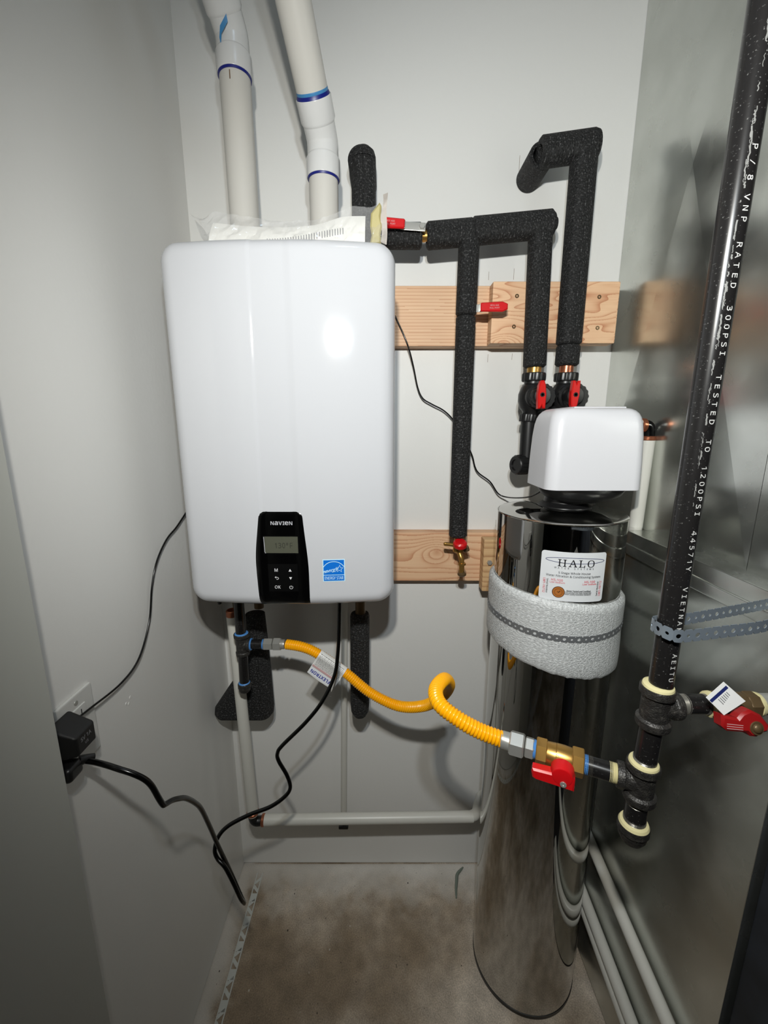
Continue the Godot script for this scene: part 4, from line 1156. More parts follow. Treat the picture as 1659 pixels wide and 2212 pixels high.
func gas_manifold() -> void:
	var t := thing("gas_manifold", "black iron gas pipe with tees and capped drip leg before the metal duct", "pipe", Vector3(0.36, 0.9, GZ))
	var X := 0.3605
	var riser := obj("riser_pipe", Geo.new().cyl(Vector3(X + 0.003, 1.150, GZ), Vector3(X + 0.004, 2.73, GZ), 0.01425, 40), M["black iron"], t)
	var n := (Vector3(EYE.x, 0, EYE.z) - Vector3(X, 0, GZ)).normalized()
	var side := Vector3.UP.cross(n)
	var g := Geo.new()
	for w in [["P/8", 1.748, 0.040], ["VNP", 1.7075, 0.030], ["RATED", 1.655, 0.048], ["300PSI", 1.591, 0.054], ["TESTED", 1.520, 0.057], ["TO", 1.470, 0.016], ["1200PSI", 1.418, 0.062], ["44571Y", 1.346, 0.053], ["VIETNAM", 1.271, 0.062], ["AEITU", 1.192, 0.042]]:
		var y0: float = w[1]
		var s: String = w[0]
		var step: float = w[2] / s.length()
		for i in s.length():
			var yy: float = y0 + w[2] * 0.5 - step * (i + 0.5)
			var map := func(p: Vector3):
				var a := 0.72 + p.y / 0.0142
				return Vector3(X + 0.0035, yy - p.x * 1.25, GZ) + (n * cos(a) + side * sin(a)) * (0.0144 + p.z)
			g.text(s[i], 0.0058, map, "Droid Sans Mono", false)
	obj("stencil_lettering", g, M["stencil ink"], riser)
	# worn white paint smeared down the front
	var rng := RandomNumberGenerator.new(); rng.seed = 5
	g = Geo.new()
	for i in 90:
		var y0 := rng.randf_range(1.40, 1.98)
		var a0 := 0.26 + rng.randf_range(-0.07, 0.07) + (0.10 if y0 > 1.7 else 0.0)
		var ln := rng.randf_range(0.002, 0.016); var wd := rng.randf_range(0.0004, 0.0016)
		var put := func(p: Vector3):
			var a := a0 + p.x / 0.0142
			return Vector3(X + 0.0035, p.y, GZ) + (n * cos(a) + side * sin(a)) * 0.01435
		var pl := PackedVector2Array()
		for k in 6: pl.append(Vector2(rng.randf_range(-0.0007, 0.0007), y0 + ln * k / 5.0))
		g.stroke(pl, wd, put)
	obj("paint_scuff", g, M["paint scuff"], riser).set_meta("kind", "stuff")
	tee(Vector3(X, 1.128, GZ), Vector3(1, 0.0, 0.0).normalized(), t)
	obj("nipple", Geo.new().cyl(Vector3(X - 0.001, 1.105, GZ), Vector3(X - 0.003, 1.03, GZ), 0.0143, 32), M["black iron"], t)
	obj("thread_band", thread(Vector3(X - 0.003, 1.048, GZ), Vector3(X - 0.003, 1.039, GZ), 0.0146), M["thread steel"], t)
	obj("thread_band", thread(Vector3(X - 0.002, 1.100, GZ), Vector3(X - 0.002, 1.096, GZ), 0.0146), M["thread steel"], t)
	var dir := Vector3(-0.916, 0, -0.401).normalized()
	var c := Vector3(X - 0.004, 1.0105, GZ)
	tee(c, dir, t)
	obj("nipple", Geo.new().cyl(c - Vector3(0.0008, 0.02, 0), c - Vector3(0.0014, 0.085, 0), 0.0143, 32), M["black iron"], t)
	obj("thread_band", thread(c - Vector3(0.001, 0.033, 0), c - Vector3(0.001, 0.037, 0), 0.0146), M["thread steel"], t)
	obj("thread_band", thread(c - Vector3(0.0012, 0.060, 0), c - Vector3(0.0012, 0.071, 0), 0.0146), M["thread steel"], t)
	var cp := c - Vector3(0.0014, 0.071, 0)
	var cap := obj("end_cap", Geo.new().lathe([Vector2(0.0145, 0), Vector2(0.0198, 0), Vector2(0.0206, -0.002), Vector2(0.0206, -0.010), Vector2(0.0190, -0.0115), Vector2(0.0182, -0.020), Vector2(0.0140, -0.028), Vector2(0.0, -0.030)], Transform3D(Basis.IDENTITY, cp), 36), M["cast iron"], t)
	obj("sealant_ring", Geo.new().lathe([Vector2(0.0140, 0.0), Vector2(0.0196, 0.0002), Vector2(0.0180, 0.0035), Vector2(0.0150, 0.0048), Vector2(0.0138, 0.0055)], Transform3D(Basis.IDENTITY, cp), 32), M["dope"], cap)
	# left branch: nipple, brass valve with red handle
	var at := func(s: float): return c + dir * s
	obj("thread_band", thread(at.call(0.028), at.call(0.040), 0.0136), M["dope"], t)
	obj("nipple", Geo.new().cyl(at.call(0.036), at.call(0.078), 0.0131, 32), M["black iron"], t)
	obj("thread_band", thread(at.call(0.061), at.call(0.068), 0.0134), M["thread steel"], t)
	obj("sealant_tape", thread(at.call(0.067), at.call(0.073), 0.0138, 0.0022), M["tape blue"], t)
	var xf := Geo.along(at.call(0.072), at.call(0.2), Vector3.UP)
	var body := Geo.new()
	body.lathe([Vector2(0.012, 0.0), Vector2(0.0188, 0.0), Vector2(0.0200, 0.0012), Vector2(0.0200, 0.0145), Vector2(0.0188, 0.0160)], xf, 6)
	body.lathe([Vector2(0.0165, 0.015), Vector2(0.0172, 0.018), Vector2(0.0180, 0.026), Vector2(0.0180, 0.037), Vector2(0.0174, 0.0375), Vector2(0.0178, 0.0385), Vector2(0.0170, 0.050), Vector2(0.0160, 0.052)], xf, 36)
	body.lathe([Vector2(0.0180, 0.050), Vector2(0.0192, 0.0512), Vector2(0.0192, 0.0640), Vector2(0.0180, 0.0655), Vector2(0.012, 0.0655)], xf, 6)
	var bv := obj("brass_valve", body, M["brass"], t)
	var brand := func(p: Vector3):
		var a := p.x / 0.018 + 0.15
		var fwd := (Vector3.UP.cross(dir) * -1.0)
		return at.call(0.072 + 0.036 - p.y) + (Vector3.UP * cos(a + 0.9) * 1.0 + Vector3(-dir.z, 0, dir.x).normalized() * sin(a + 0.9) * -1.0) * (0.0182 + p.z)
	obj("cast_lettering", Geo.new().text("GAS", 0.006, brand, "Droid Sans", true), M["brass"], bv)
	# handle: cone hub and bar in front of and below the valve
	var fwd := Vector3(-dir.z, 0, dir.x)
	if fwd.z < 0: fwd = -fwd
	var hb := Basis(-dir, Vector3.UP, fwd)
	var piv: Vector3 = at.call(0.100) + fwd * 0.017 + Vector3(0, -0.002, 0)
	obj("valve_stem", Geo.new().cyl(at.call(0.100), piv + fwd * 0.008, 0.009), M["brass"], bv)
	var hp := Transform3D(hb, piv + fwd * 0.010)
	var hg := Geo.new().lathe([Vector2(0.0158, -0.008), Vector2(0.0160, 0.0), Vector2(0.0135, 0.009), Vector2(0.0120, 0.010), Vector2(0, 0.010)], Transform3D(hb * Basis(Vector3.RIGHT, PI / 2), hp.origin), 32)
	hg.prism(PackedVector2Array([Vector2(-0.040, 0.001), Vector2(-0.041, -0.004), Vector2(-0.039, -0.014), Vector2(-0.034, -0.016), Vector2(0.0165, -0.017), Vector2(0.0165, 0.002), Vector2(0.010, 0.010), Vector2(-0.010, 0.003)]), 0.016, hp * Transform3D(Basis.IDENTITY, Vector3(0, -0.002, 0.001)), 0.0025)
	var hd := obj("red_handle", hg, M["red vinyl"], bv)
	obj("handle_screw", Geo.new().lathe([Vector2(0.0045, 0), Vector2(0.0042, 0.0016), Vector2(0.0016, 0.0016), Vector2(0.0, 0.0002)], Transform3D(hb * Basis(Vector3.RIGHT, PI / 2), hp.origin + hb * Vector3(0.002, -0.010, 0.0095)), 16), M["steel"], bv)
	# upper branch with its own valve
	var u := Vector3(X, 1.1305, GZ)
	obj("thread_band", thread(u + Vector3(0.029, 0, 0), u + Vector3(0.040, 0, 0), 0.0128), M["thread steel"], t)
	obj("nipple", Geo.new().cyl(u + Vector3(0.038, 0, 0), u + Vector3(0.075, 0, 0), 0.0124, 32), M["black iron"], t)
	obj("thread_band", thread(u + Vector3(0.063, 0, 0), u + Vector3(0.071, 0, 0), 0.0130), M["thread steel"], t)
	obj("sealant_ring", Geo.new().lathe([Vector2(0.012, 0), Vector2(0.0165, 0.002), Vector2(0.0170, 0.006), Vector2(0.012, 0.009)], Geo.along(u + Vector3(0.067, 0, 0), u + Vector3(0.08, 0, 0)), 20), M["dope"], t)
	var uv_ := Geo.new()
	var ux := Geo.along(u + Vector3(0.073, 0, 0), u + Vector3(0.2, 0, 0))
	uv_.lathe([Vector2(0.012, 0), Vector2(0.0165, 0), Vector2(0.0172, 0.002), Vector2(0.0172, 0.012), Vector2(0.0155, 0.014)], ux, 8)
	uv_.lathe([Vector2(0.0145, 0.012), Vector2(0.0155, 0.022), Vector2(0.0155, 0.036), Vector2(0.0145, 0.046)], ux, 32)
	uv_.lathe([Vector2(0.0155, 0.043), Vector2(0.0165, 0.045), Vector2(0.0165, 0.056), Vector2(0.0155, 0.058), Vector2(0.012, 0.058)], ux, 8)
	var av := obj("appliance_valve", uv_, M["old brass"], t)
	obj("sealant_ring", Geo.new().lathe([Vector2(0.012, 0), Vector2(0.0158, 0.001), Vector2(0.0150, 0.006), Vector2(0.012, 0.009)], Geo.along(u + Vector3(0.130, 0, 0), u + Vector3(0.15, 0, 0)), 20), M["dope"], t)
	obj("connector_nut", Geo.new().cyl(u + Vector3(0.137, 0, 0), u + Vector3(0.165, 0, 0), 0.0135, 24, 0.002), M["steel"], t)
	obj("connector_tube", Geo.new().cyl(u + Vector3(0.16, 0, 0.0), u + Vector3(0.213, 0, 0.0), 0.010, 20), M["steel"], t)
	var hx := Transform3D(Basis(Vector3(1, 0, 0), -0.28) * Basis(Vector3(0, 0, 1), -0.10), Vector3(0.4515, 1.1325, GZ + 0.030))
	var hpoly := PackedVector2Array([Vector2(-0.040, 0.004), Vector2(-0.0385, -0.012), Vector2(-0.030, -0.018), Vector2(-0.002, -0.017), Vector2(0.004, -0.022), Vector2(0.014, -0.022), Vector2(0.020, -0.016), Vector2(0.029, -0.013), Vector2(0.031, -0.004), Vector2(0.018, 0.010), Vector2(0.002, 0.016), Vector2(-0.010, 0.010), Vector2(-0.016, 0.002)])
	for i in hpoly.size(): hpoly[i] *= 0.84
	hg = Geo.new().prism(hpoly, 0.017, hx, 0.0028)
	obj("red_handle", hg, M["dark red"], av)
	obj("handle_screw", Geo.new().lathe([Vector2(0.0085, 0), Vector2(0.0080, 0.0012), Vector2(0.0058, 0.0012), Vector2(0.0052, 0.003), Vector2(0.003, 0.0045), Vector2(0, 0.0045)], hx * Transform3D(Basis(Vector3.RIGHT, PI / 2), Vector3(0.0092, -0.0075, 0.0084)), 24), M["old brass"], av)
	var lines := Geo.new()
	for i in 3: lines.rbox(Vector3(-0.0175, -0.0060 - 0.0027 * i, 0.0086), Vector3(0.020, 0.0007, 0.0004), 0.0001, hx)
	obj("handle_lettering", lines, M["tag pink"], av)
	obj("valve_stem", Geo.new().cyl(Vector3(0.458, 1.131, GZ), Vector3(0.458, 1.131, GZ + 0.026), 0.008), M["old brass"], av)
	# paper tag
	var q := [Vector3(0.403, 1.159, GZ + 0.026), Vector3(0.427, 1.177, GZ + 0.020), Vector3(0.4535, 1.154, GZ + 0.026), Vector3(0.424, 1.1385, GZ + 0.032)]
	var tg := Geo.new()
	var nn: Vector3 = (q[2] - q[0]).cross(q[1] - q[0]).normalized() * 0.0003
	tg.loft([PackedVector3Array([q[0] - nn, q[1] - nn, q[2] - nn, q[3] - nn]), PackedVector3Array([q[0] + nn, q[1] + nn, q[2] + nn, q[3] + nn])])
	var pt := thing("paper_tag", "small white paper tag with a purple stripe tied to the upper gas valve", "tag", q[3])
	obj("tag_card", tg, M["paper"], pt)
	var on := func(p: Vector3):
		var e: Vector3 = (q[2] - q[1])
		var f: Vector3 = (q[1] - q[0])
		return q[0] + f * p.x + (q[3] - q[0]) * p.y + (nn.normalized() if nn.z > 0 else -nn.normalized()) * (0.0006 + p.z)
	obj("tag_stripe", Geo.new().patch(0.02, 0.95, 0.16, 0.30, on, 4), M["navy print"], pt)
	var lg := Geo.new()
	for i in 6: lg.patch(0.30 + 0.09 * i, 0.33 + 0.09 * i, 0.36, 0.66 - 0.02 * i, on, 1)
	obj("tag_lettering", lg, M["page ink"], pt)
	# strap round the riser
	var y := 1.2425
	var path: PackedVector3Array = Geo.curve([Vector3(0.553, y, 0.606), Vector3(0.47, y, 0.633), Vector3(0.395, y - 0.001, 0.654), Vector3(0.373, y - 0.001, 0.657), Vector3(0.352, y - 0.002, 0.659), Vector3(0.3455, y - 0.001, 0.672), Vector3(0.348, y, 0.690), Vector3(0.358, y - 0.002, 0.6955), Vector3(0.376, y - 0.002, 0.694), Vector3(0.42, y, 0.688), Vector3(0.48, y + 0.001, 0.676), Vector3(0.553, y + 0.002, 0.648)], 8)
	var rs: PackedVector3Array = Geo.resample(path, 0.002)
	var total := rs.size() * 0.002
	var cells := int(total / 0.0125)
	var along := func(s: float, w: float, h: float):
		var f := clampf(s / 0.002, 0.0, rs.size() - 1.001)
		var i := int(f)
		var p := rs[i].lerp(rs[mini(i + 1, rs.size() - 1)], f - i)
		var tn := (rs[mini(i + 2, rs.size() - 1)] - rs[maxi(i - 2, 0)]).normalized()
		return p + Vector3(0, w, 0) + tn.cross(Vector3.UP) * h
	single("pipe_strap", perforated(cells, 0.0125, 0.0165, 0.0009, [0.0031, 0.0021], along), M["zinc strap"], "perforated galvanized strap looped round the black gas pipe", "strap", "", 30.0)

func gas_hose() -> void:
	var t := thing("gas_hose", "yellow corrugated flexible gas hose looping from the heater to the brass valve", "hose", Vector3(0.0, 0.83, 0.3))
	var pts := Geo.curve([Vector3(-0.247, 0.9525, 0.205), Vector3(-0.205, 0.950, 0.214), Vector3(-0.165, 0.936, 0.222), Vector3(-0.097, 0.893, 0.235), Vector3(-0.034, 0.847, 0.250), Vector3(0.034, 0.829, 0.275), Vector3(0.092, 0.859, 0.315), Vector3(0.125, 0.918, 0.362), Vector3(0.131, 0.978, 0.412), Vector3(0.113, 1.027, 0.465), Vector3(0.090, 1.045, 0.520), Vector3(0.091, 1.046, 0.560), Vector3(0.118, 1.036, 0.583), Vector3(0.150, 1.022, 0.592), Vector3(0.1855, 1.0115, 0.5985)], 16)
	pts = Geo.resample(pts, 0.0008)
	var pos := PackedFloat32Array()
	var n := pts.size()
	obj("corrugated_hose", Geo.new().tube(pts, func(i: int):
		var f := float(i) / n
		# the bend is stretched smooth on its outside: shallower grooves
		var deep := 0.0021 - 0.0014 * smoothstep(0.13, 0.0, absf(f - 0.72))
		return 0.0128 - deep * pow(0.5 + 0.5 * cos(TAU * i * 0.0008 / 0.0056), 2.2), 20), M["hose yellow"], t, 60.0)
	# end fittings at the heater side
	var y := 0.9525
	obj("end_ferrule", Geo.new().cyl(Vector3(-0.250, y, 0.205), Vector3(-0.262, y, 0.205), 0.0122, 24, 0.002), M["steel"], t)
	obj("flare_nut", hexnut(Vector3(-0.260, y, 0.205), Vector3(-0.279, y, 0.205), 0.0168), M["steel"], t)
	obj("flare_fitting", hexnut(Vector3(-0.281, y, 0.205), Vector3(-0.303, y, 0.205), 0.0155), M["steel"], t)
	# at the valve side
	var dir := Vector3(0.916, 0, 0.401).normalized()
	var e := Vector3(0.1850, 1.0112, 0.5985)
	obj("end_ferrule", Geo.new().cyl(e - dir * 0.002, e + dir * 0.014, 0.0135, 24, 0.002), M["steel"], t)
	obj("flare_nut", hexnut(e + dir * 0.011, e + dir * 0.033, 0.0185), M["steel"], t)
	obj("flare_fitting", hexnut(e + dir * 0.034, e + dir * 0.047, 0.0155), M["steel"], t)
	obj("sealant_tape", thread(e + dir * 0.046, e + dir * 0.052, 0.0138, 0.0022), M["tape blue"], t)
	# printed tag folded over the hose
	var a := Vector3(-0.1625, 0.9345, 0.2225); var b := Vector3(-0.098, 0.8935, 0.2345)
	var d := (b - a).normalized()
	var nz := Vector3(0, 0, 1); nz = (nz - d * nz.dot(d)).normalized()
	var dn := nz.cross(d).normalized()
	if dn.y > 0: dn = -dn
	var prof := []
	for i in 9: prof.append([-0.0145 * cos(PI * i / 16.0 * 1.0), 0.0145 * sin(PI * i / 16.0 * 1.0)])
	var rows := []
	var L := a.distance_to(b)
	for k in [0.0, 0.25, 0.5, 0.75, 1.0]:
		var p := a.lerp(b, k)
		var row := PackedVector3Array()
		for i in 9:
			var an := PI * (i / 8.0)
			row.append(p + dn * (-0.0142 * cos(an * 0.5)) + nz * (0.0142 * sin(an * 0.5)))
		var low := 0.047 + 0.002 * sin(k * PI)
		row.append(p + dn * 0.0145 + nz * 0.0100); row.append(p + dn * (low * 0.7) + nz * 0.0150); row.append(p + dn * low + nz * 0.0170)
		rows.append(row)
	var g := Geo.new()
	g.loft(rows, false, false, false)
	g.uv(func(p: Vector3): return Vector2((p - a).dot(d) / L, ((p - a).dot(dn) + 0.0145) / 0.064))
	var tg := obj("warning_tag", g, M["tag print"], t, 60.0)
	var map := func(p: Vector3): return a.lerp(b, 0.5) + d * p.x + dn * (0.031 - p.y) * 1.0 + nz * (0.0072 + p.z)
	var flip := func(p: Vector3): return a.lerp(b, 0.46) - d * p.x + dn * (0.0265 + p.y) + nz * (0.0098 + p.z)
	var face := func(p: Vector3): return a.lerp(b, 0.5) + d * p.x + dn * p.y + nz * (lerpf(0.0150, 0.0170, (p.y - 0.033) / 0.014) + p.z)
	obj("tag_band", Geo.new().patch(-0.0375, 0.0375, 0.0215, 0.0265, func(p: Vector3): return face.call(p + Vector3(0, 0, 0.0012)), 6), M["tag pink"], tg)
	obj("tag_band", Geo.new().patch(-0.0375, 0.0375, 0.0275, 0.0455, func(p: Vector3): return face.call(p + Vector3(0, 0, 0.0012)), 6), M["label white"], tg)
	var turned := func(p: Vector3): return face.call(Vector3(-p.x - 0.006, p.y * 1.0 + 0.0365, 0.0016 + p.z))
	obj("tag_lettering", Geo.new().text("FLEXTRON", 0.0082, turned, "Droid Sans", true), M["blue ink"], tg)
	obj("tag_corner", Geo.new().loft([PackedVector3Array([b + dn * 0.010 + nz * 0.0165, b - d * 0.014 + dn * 0.024 + nz * 0.0200, b - d * 0.002 + dn * 0.052 + nz * 0.0215]), PackedVector3Array([b + dn * 0.010 + nz * 0.0161, b - d * 0.014 + dn * 0.024 + nz * 0.0196, b - d * 0.002 + dn * 0.052 + nz * 0.0211])]), M["paper"], tg)

func drip_leg() -> void:
	var Z := 0.205
	var t := thing("gas_drip_leg", "dark iron gas tee with blue tape and capped stub hanging under the heater", "pipe", Vector3(-0.358, 0.81, Z))
	obj("inlet_pipe", Geo.new().cyl(Vector3(-0.359, 1.128, Z), Vector3(-0.359, 0.97, Z), 0.0125), M["black iron"], t)
	var c := Vector3(-0.358, 0.9525, Z)
	var g := Geo.new().lathe([Vector2(0.012, -0.029), Vector2(0.0165, -0.028), Vector2(0.0170, -0.020), Vector2(0.0150, -0.018), Vector2(0.0150, 0.018), Vector2(0.0190, 0.021), Vector2(0.0195, 0.028), Vector2(0.0185, 0.030), Vector2(0.012, 0.030)], Transform3D(Basis.IDENTITY, c), 32)
	g.lathe([Vector2(0.0148, 0), Vector2(0.0142, 0.012), Vector2(0.0172, 0.015), Vector2(0.0175, 0.021), Vector2(0.012, 0.022)], Geo.along(c, c + Vector3.RIGHT), 32)
	obj("tee_fitting", g, M["cast iron"], t)
	obj("sealant_tape", Geo.new().lathe([Vector2(0.012, 0.0), Vector2(0.0172, 0.0), Vector2(0.0160, 0.0015), Vector2(0.0128, 0.0028)], Transform3D(Basis.IDENTITY, c + Vector3(0, 0.0295, 0)), 28), M["tape blue"], t)
	obj("sealant_tape", thread(c + Vector3(0.0215, 0, 0), c + Vector3(0.0245, 0, 0), 0.0150, 0.002), M["tape blue"], t)
	obj("nipple", Geo.new().cyl(c + Vector3(0.02, 0, 0), c + Vector3(0.058, 0, 0), 0.0118), M["black iron"], t)
	obj("sealant_tape", thread(c + Vector3(0.0515, 0, 0), c + Vector3(0.0550, 0, 0), 0.0126, 0.002), M["tape blue"], t)
	obj("nipple", Geo.new().cyl(c - Vector3(0, 0.025, 0), c - Vector3(0.0015, 0.115, 0), 0.0122), M["black iron"], t)
	obj("end_cap", Geo.new().lathe([Vector2(0.012, 0), Vector2(0.0150, 0), Vector2(0.0165, -0.003), Vector2(0.0165, -0.012), Vector2(0.0148, -0.014), Vector2(0.0142, -0.021), Vector2(0.010, -0.026), Vector2(0, -0.027)], Transform3D(Basis.IDENTITY, c - Vector3(0.002, 0.108, 0)), 28), M["cast iron"], t)
	obj("sealant_tape", Geo.new().lathe([Vector2(0.012, 0.0), Vector2(0.0145, 0.0), Vector2(0.0135, 0.0022), Vector2(0.0124, 0.003)], Transform3D(Basis.IDENTITY, c - Vector3(0.002, 0.108, 0)), 28), M["tape blue"], t)
	# foam covered stubs under the heater
	t = thing("insulated_pipe", "black foam covered stub under the heater's left, spreading into a wedge at the wall", "pipe", Vector3(-0.34, 0.68, 0.11))
	var wide := func(y: float, x0: float, x1: float, r: float):
		var q := PackedVector3Array()
		for j in 40:
			var a := TAU * j / 40.0
			var s := sin(a); var co := cos(a)
			q.append(Vector3((x0 if s < 0 else x1) + s * r, y, 0.110 + co * r))
		return q
	var rows := [wide.call(0.994, -0.353, -0.351, 0.014), wide.call(0.990, -0.354, -0.350, 0.024), wide.call(0.90, -0.353, -0.347, 0.0255), wide.call(0.82, -0.375, -0.344, 0.026), wide.call(0.775, -0.410, -0.343, 0.026), wide.call(0.705, -0.4555, -0.343, 0.0275), wide.call(0.688, -0.4580, -0.345, 0.0275), wide.call(0.676, -0.4555, -0.350, 0.024), wide.call(0.673, -0.4500, -0.352, 0.018)]
	obj("foam_sleeve", Geo.new().loft(rows), M["foam"], t, 50.0)
	t = thing("insulated_pipe", "straight black foam covered stub hanging under the heater's right side", "pipe", Vector3(-0.064, 0.70, 0.15))
	rows = []
	for e in [[1.012, 0.016, 0.0], [1.010, 0.023, 0.0], [1.003, 0.0255, 0.0], [0.745, 0.0258, -0.003], [0.722, 0.0240, -0.003], [0.707, 0.0165, -0.003], [0.705, 0.010, -0.003]]:
		var q := PackedVector3Array()
		for j in 36: q.append(Vector3(-0.0635 + e[2] + sin(TAU * j / 36) * e[1], e[0], 0.150 + cos(TAU * j / 36) * e[1]))
		rows.append(q)
	obj("foam_sleeve", Geo.new().loft(rows), M["foam"], t, 50.0)

func cords() -> void:
	var t := thing("outlet_plate", "white double outlet wall plate on the left wall with a black adapter in it", "outlet", Vector3(-0.487, 0.96, 0.588))
	obj("cover_plate", Geo.new().rbox(Vector3(-0.484, 1.0205, 0.589), Vector3(0.007, 0.123, 0.075), 0.0034), M["plate white"], t)
	for y in [1.043, 0.999]: obj("receptacle", Geo.new().rbox(Vector3(-0.4805, y, 0.589), Vector3(0.004, 0.034, 0.034), 0.0015), M["plate white"], t)
	obj("plate_screw", Geo.new().lathe([Vector2(0.004, 0), Vector2(0.0035, 0.0012), Vector2(0, 0.0012)], Transform3D(Basis(Vector3(0, 0, 1), -PI / 2), Vector3(-0.4806, 1.069, 0.589)), 14), M["steel"], t)
	for z in [0.583, 0.595]: obj("receptacle_slot", box(Vector3(-0.4790, 1.046, z - 0.001), Vector3(-0.4784, 1.054, z + 0.001), 0.0002), M["slot dark"], t)
	# adapter with its thin cord
	t = thing("adapter_cord", "thin black adapter cord from the outlet block up behind the heater to the tank", "cord", Vector3(-0.46, 1.03, 0.61))
	var frus := func(p: Vector3):
		var k := (p.x + 0.0185) / 0.037
		return Vector3(p.x, p.y * (1.0 - 0.42 * k) - 0.001 * k + (0.004 if p.y > 0 else 0.0) * (1.0 - k), p.z * (1.0 - 0.12 * k))
	var ad := obj("power_adapter", Geo.new().rbox(Vector3(-0.4585, 1.0415, 0.6300), Vector3(0.040, 0.054, 0.046), 0.0055, Transform3D.IDENTITY, frus), M["adapter black"], t)
	obj("adapter_lettering", Geo.new().text("5V 1A", 0.006, func(p: Vector3): return Vector3(-0.4384 + p.z, 1.046 + p.y, 0.631 - p.x)).text("US", 0.004, func(p: Vector3): return Vector3(-0.4384 + p.z, 1.037 + p.y, 0.631 - p.x)), M["page ink"], ad)
	var pts := Geo.curve([Vector3(-0.468, 1.056, 0.612), Vector3(-0.474, 1.046, 0.572), Vector3(-0.478, 1.034, 0.486), Vector3(-0.479, 1.048, 0.425), Vector3(-0.481, 1.101, 0.375), Vector3(-0.481, 1.165, 0.352), Vector3(-0.480, 1.212, 0.325), Vector3(-0.480, 1.247, 0.277), Vector3(-0.479, 1.268, 0.221), Vector3(-0.478, 1.32, 0.12), Vector3(-0.45, 1.42, 0.045), Vector3(-0.30, 1.52, 0.03), Vector3(-0.12, 1.60, 0.03), Vector3(-0.03, 1.66, 0.040), Vector3(0.000, 1.745, 0.0452), Vector3(0.022, 1.765, 0.0455), Vector3(0.036, 1.745, 0.0450), Vector3(0.060, 1.694, 0.0440), Vector3(0.076, 1.645, 0.030), Vector3(0.089, 1.592, 0.022), Vector3(0.103, 1.564, 0.021), Vector3(0.127, 1.549, 0.021), Vector3(0.160, 1.532, 0.021), Vector3(0.187, 1.506, 0.021), Vector3(0.217, 1.458, 0.021), Vector3(0.240, 1.415, 0.021), Vector3(0.250, 1.382, 0.022), Vector3(0.262, 1.364, 0.022), Vector3(0.293, 1.341, 0.024), Vector3(0.316, 1.309, 0.026), Vector3(0.335, 1.301, 0.040), Vector3(0.350, 1.309, 0.10), Vector3(0.362, 1.3225, 0.155), Vector3(0.372, 1.345, 0.20)], 8)
	obj("thin_cable", Geo.new().tube(pts, func(_i): return 0.0019, 10), M["cord black"], t, 60.0)
	# heavy cord of the heater
	t = thing("power_cord", "thick black power cord looping from the outlet plug to the heater's underside", "cord", Vector3(-0.46, 1.0, 0.63))
	var pl := obj("plug", Geo.new().rbox(Vector3(-0.4635, 0.9970, 0.643), Vector3(0.028, 0.024, 0.030), 0.007), M["black plastic"], t)
	obj("plug_flange", Geo.new().rbox(Vector3(-0.4755, 0.9970, 0.641), Vector3(0.006, 0.027, 0.036), 0.003), M["black plastic"], pl)
	obj("strain_relief", Geo.new().tube(Geo.curve([Vector3(-0.456, 1.001, 0.629), Vector3(-0.450, 0.999, 0.622), Vector3(-0.444, 0.996, 0.615)], 4), func(i): return 0.0078 - 0.0004 * i, 14), M["black plastic"], pl)
	pts = Geo.curve([Vector3(-0.4490, 0.9971, 0.6248), Vector3(-0.4360, 0.9956, 0.6257), Vector3(-0.4150, 0.9933, 0.6294), Vector3(-0.3950, 0.9879, 0.6315), Vector3(-0.3780, 0.9795, 0.6303), Vector3(-0.3640, 0.9664, 0.6270), Vector3(-0.3560, 0.9511, 0.6243), Vector3(-0.3500, 0.9255, 0.6209), Vector3(-0.3480, 0.9085, 0.6158), Vector3(-0.3475, 0.9035, 0.6108), Vector3(-0.3470, 0.8924, 0.5936), Vector3(-0.3460, 0.8783, 0.5768), Vector3(-0.3460, 0.8562, 0.5549), Vector3(-0.3470, 0.8173, 0.5265), Vector3(-0.3490, 0.7746, 0.5013), Vector3(-0.3520, 0.7000, 0.4710), Vector3(-0.3500, 0.6301, 0.4502), Vector3(-0.3350, 0.5283, 0.4320), Vector3(-0.3180, 0.4771, 0.4359), Vector3(-0.3110, 0.4561, 0.4366), Vector3(-0.3065, 0.472, 0.4480), Vector3(-0.309, 0.497, 0.4570), Vector3(-0.321, 0.540, 0.458), Vector3(-0.338, 0.573, 0.452), Vector3(-0.3560, 0.588, 0.445), Vector3(-0.3630, 0.603, 0.438), Vector3(-0.358, 0.622, 0.425), Vector3(-0.340, 0.634, 0.411), Vector3(-0.300, 0.645, 0.396), Vector3(-0.255, 0.655, 0.385), Vector3(-0.224, 0.672, 0.375), Vector3(-0.212, 0.692, 0.371), Vector3(-0.218, 0.723, 0.370), Vector3(-0.235, 0.762, 0.370), Vector3(-0.236, 0.782, 0.370), Vector3(-0.224, 0.801, 0.369), Vector3(-0.173, 0.851, 0.360), Vector3(-0.137, 0.893, 0.345), Vector3(-0.112, 0.940, 0.322), Vector3(-0.105, 0.985, 0.305), Vector3(-0.102, 1.05, 0.290), Vector3(-0.100, 1.132, 0.280)], 8)
	obj("cable", Geo.new().tube(pts, func(_i): return 0.0043, 14), M["cord black"], t, 60.0)

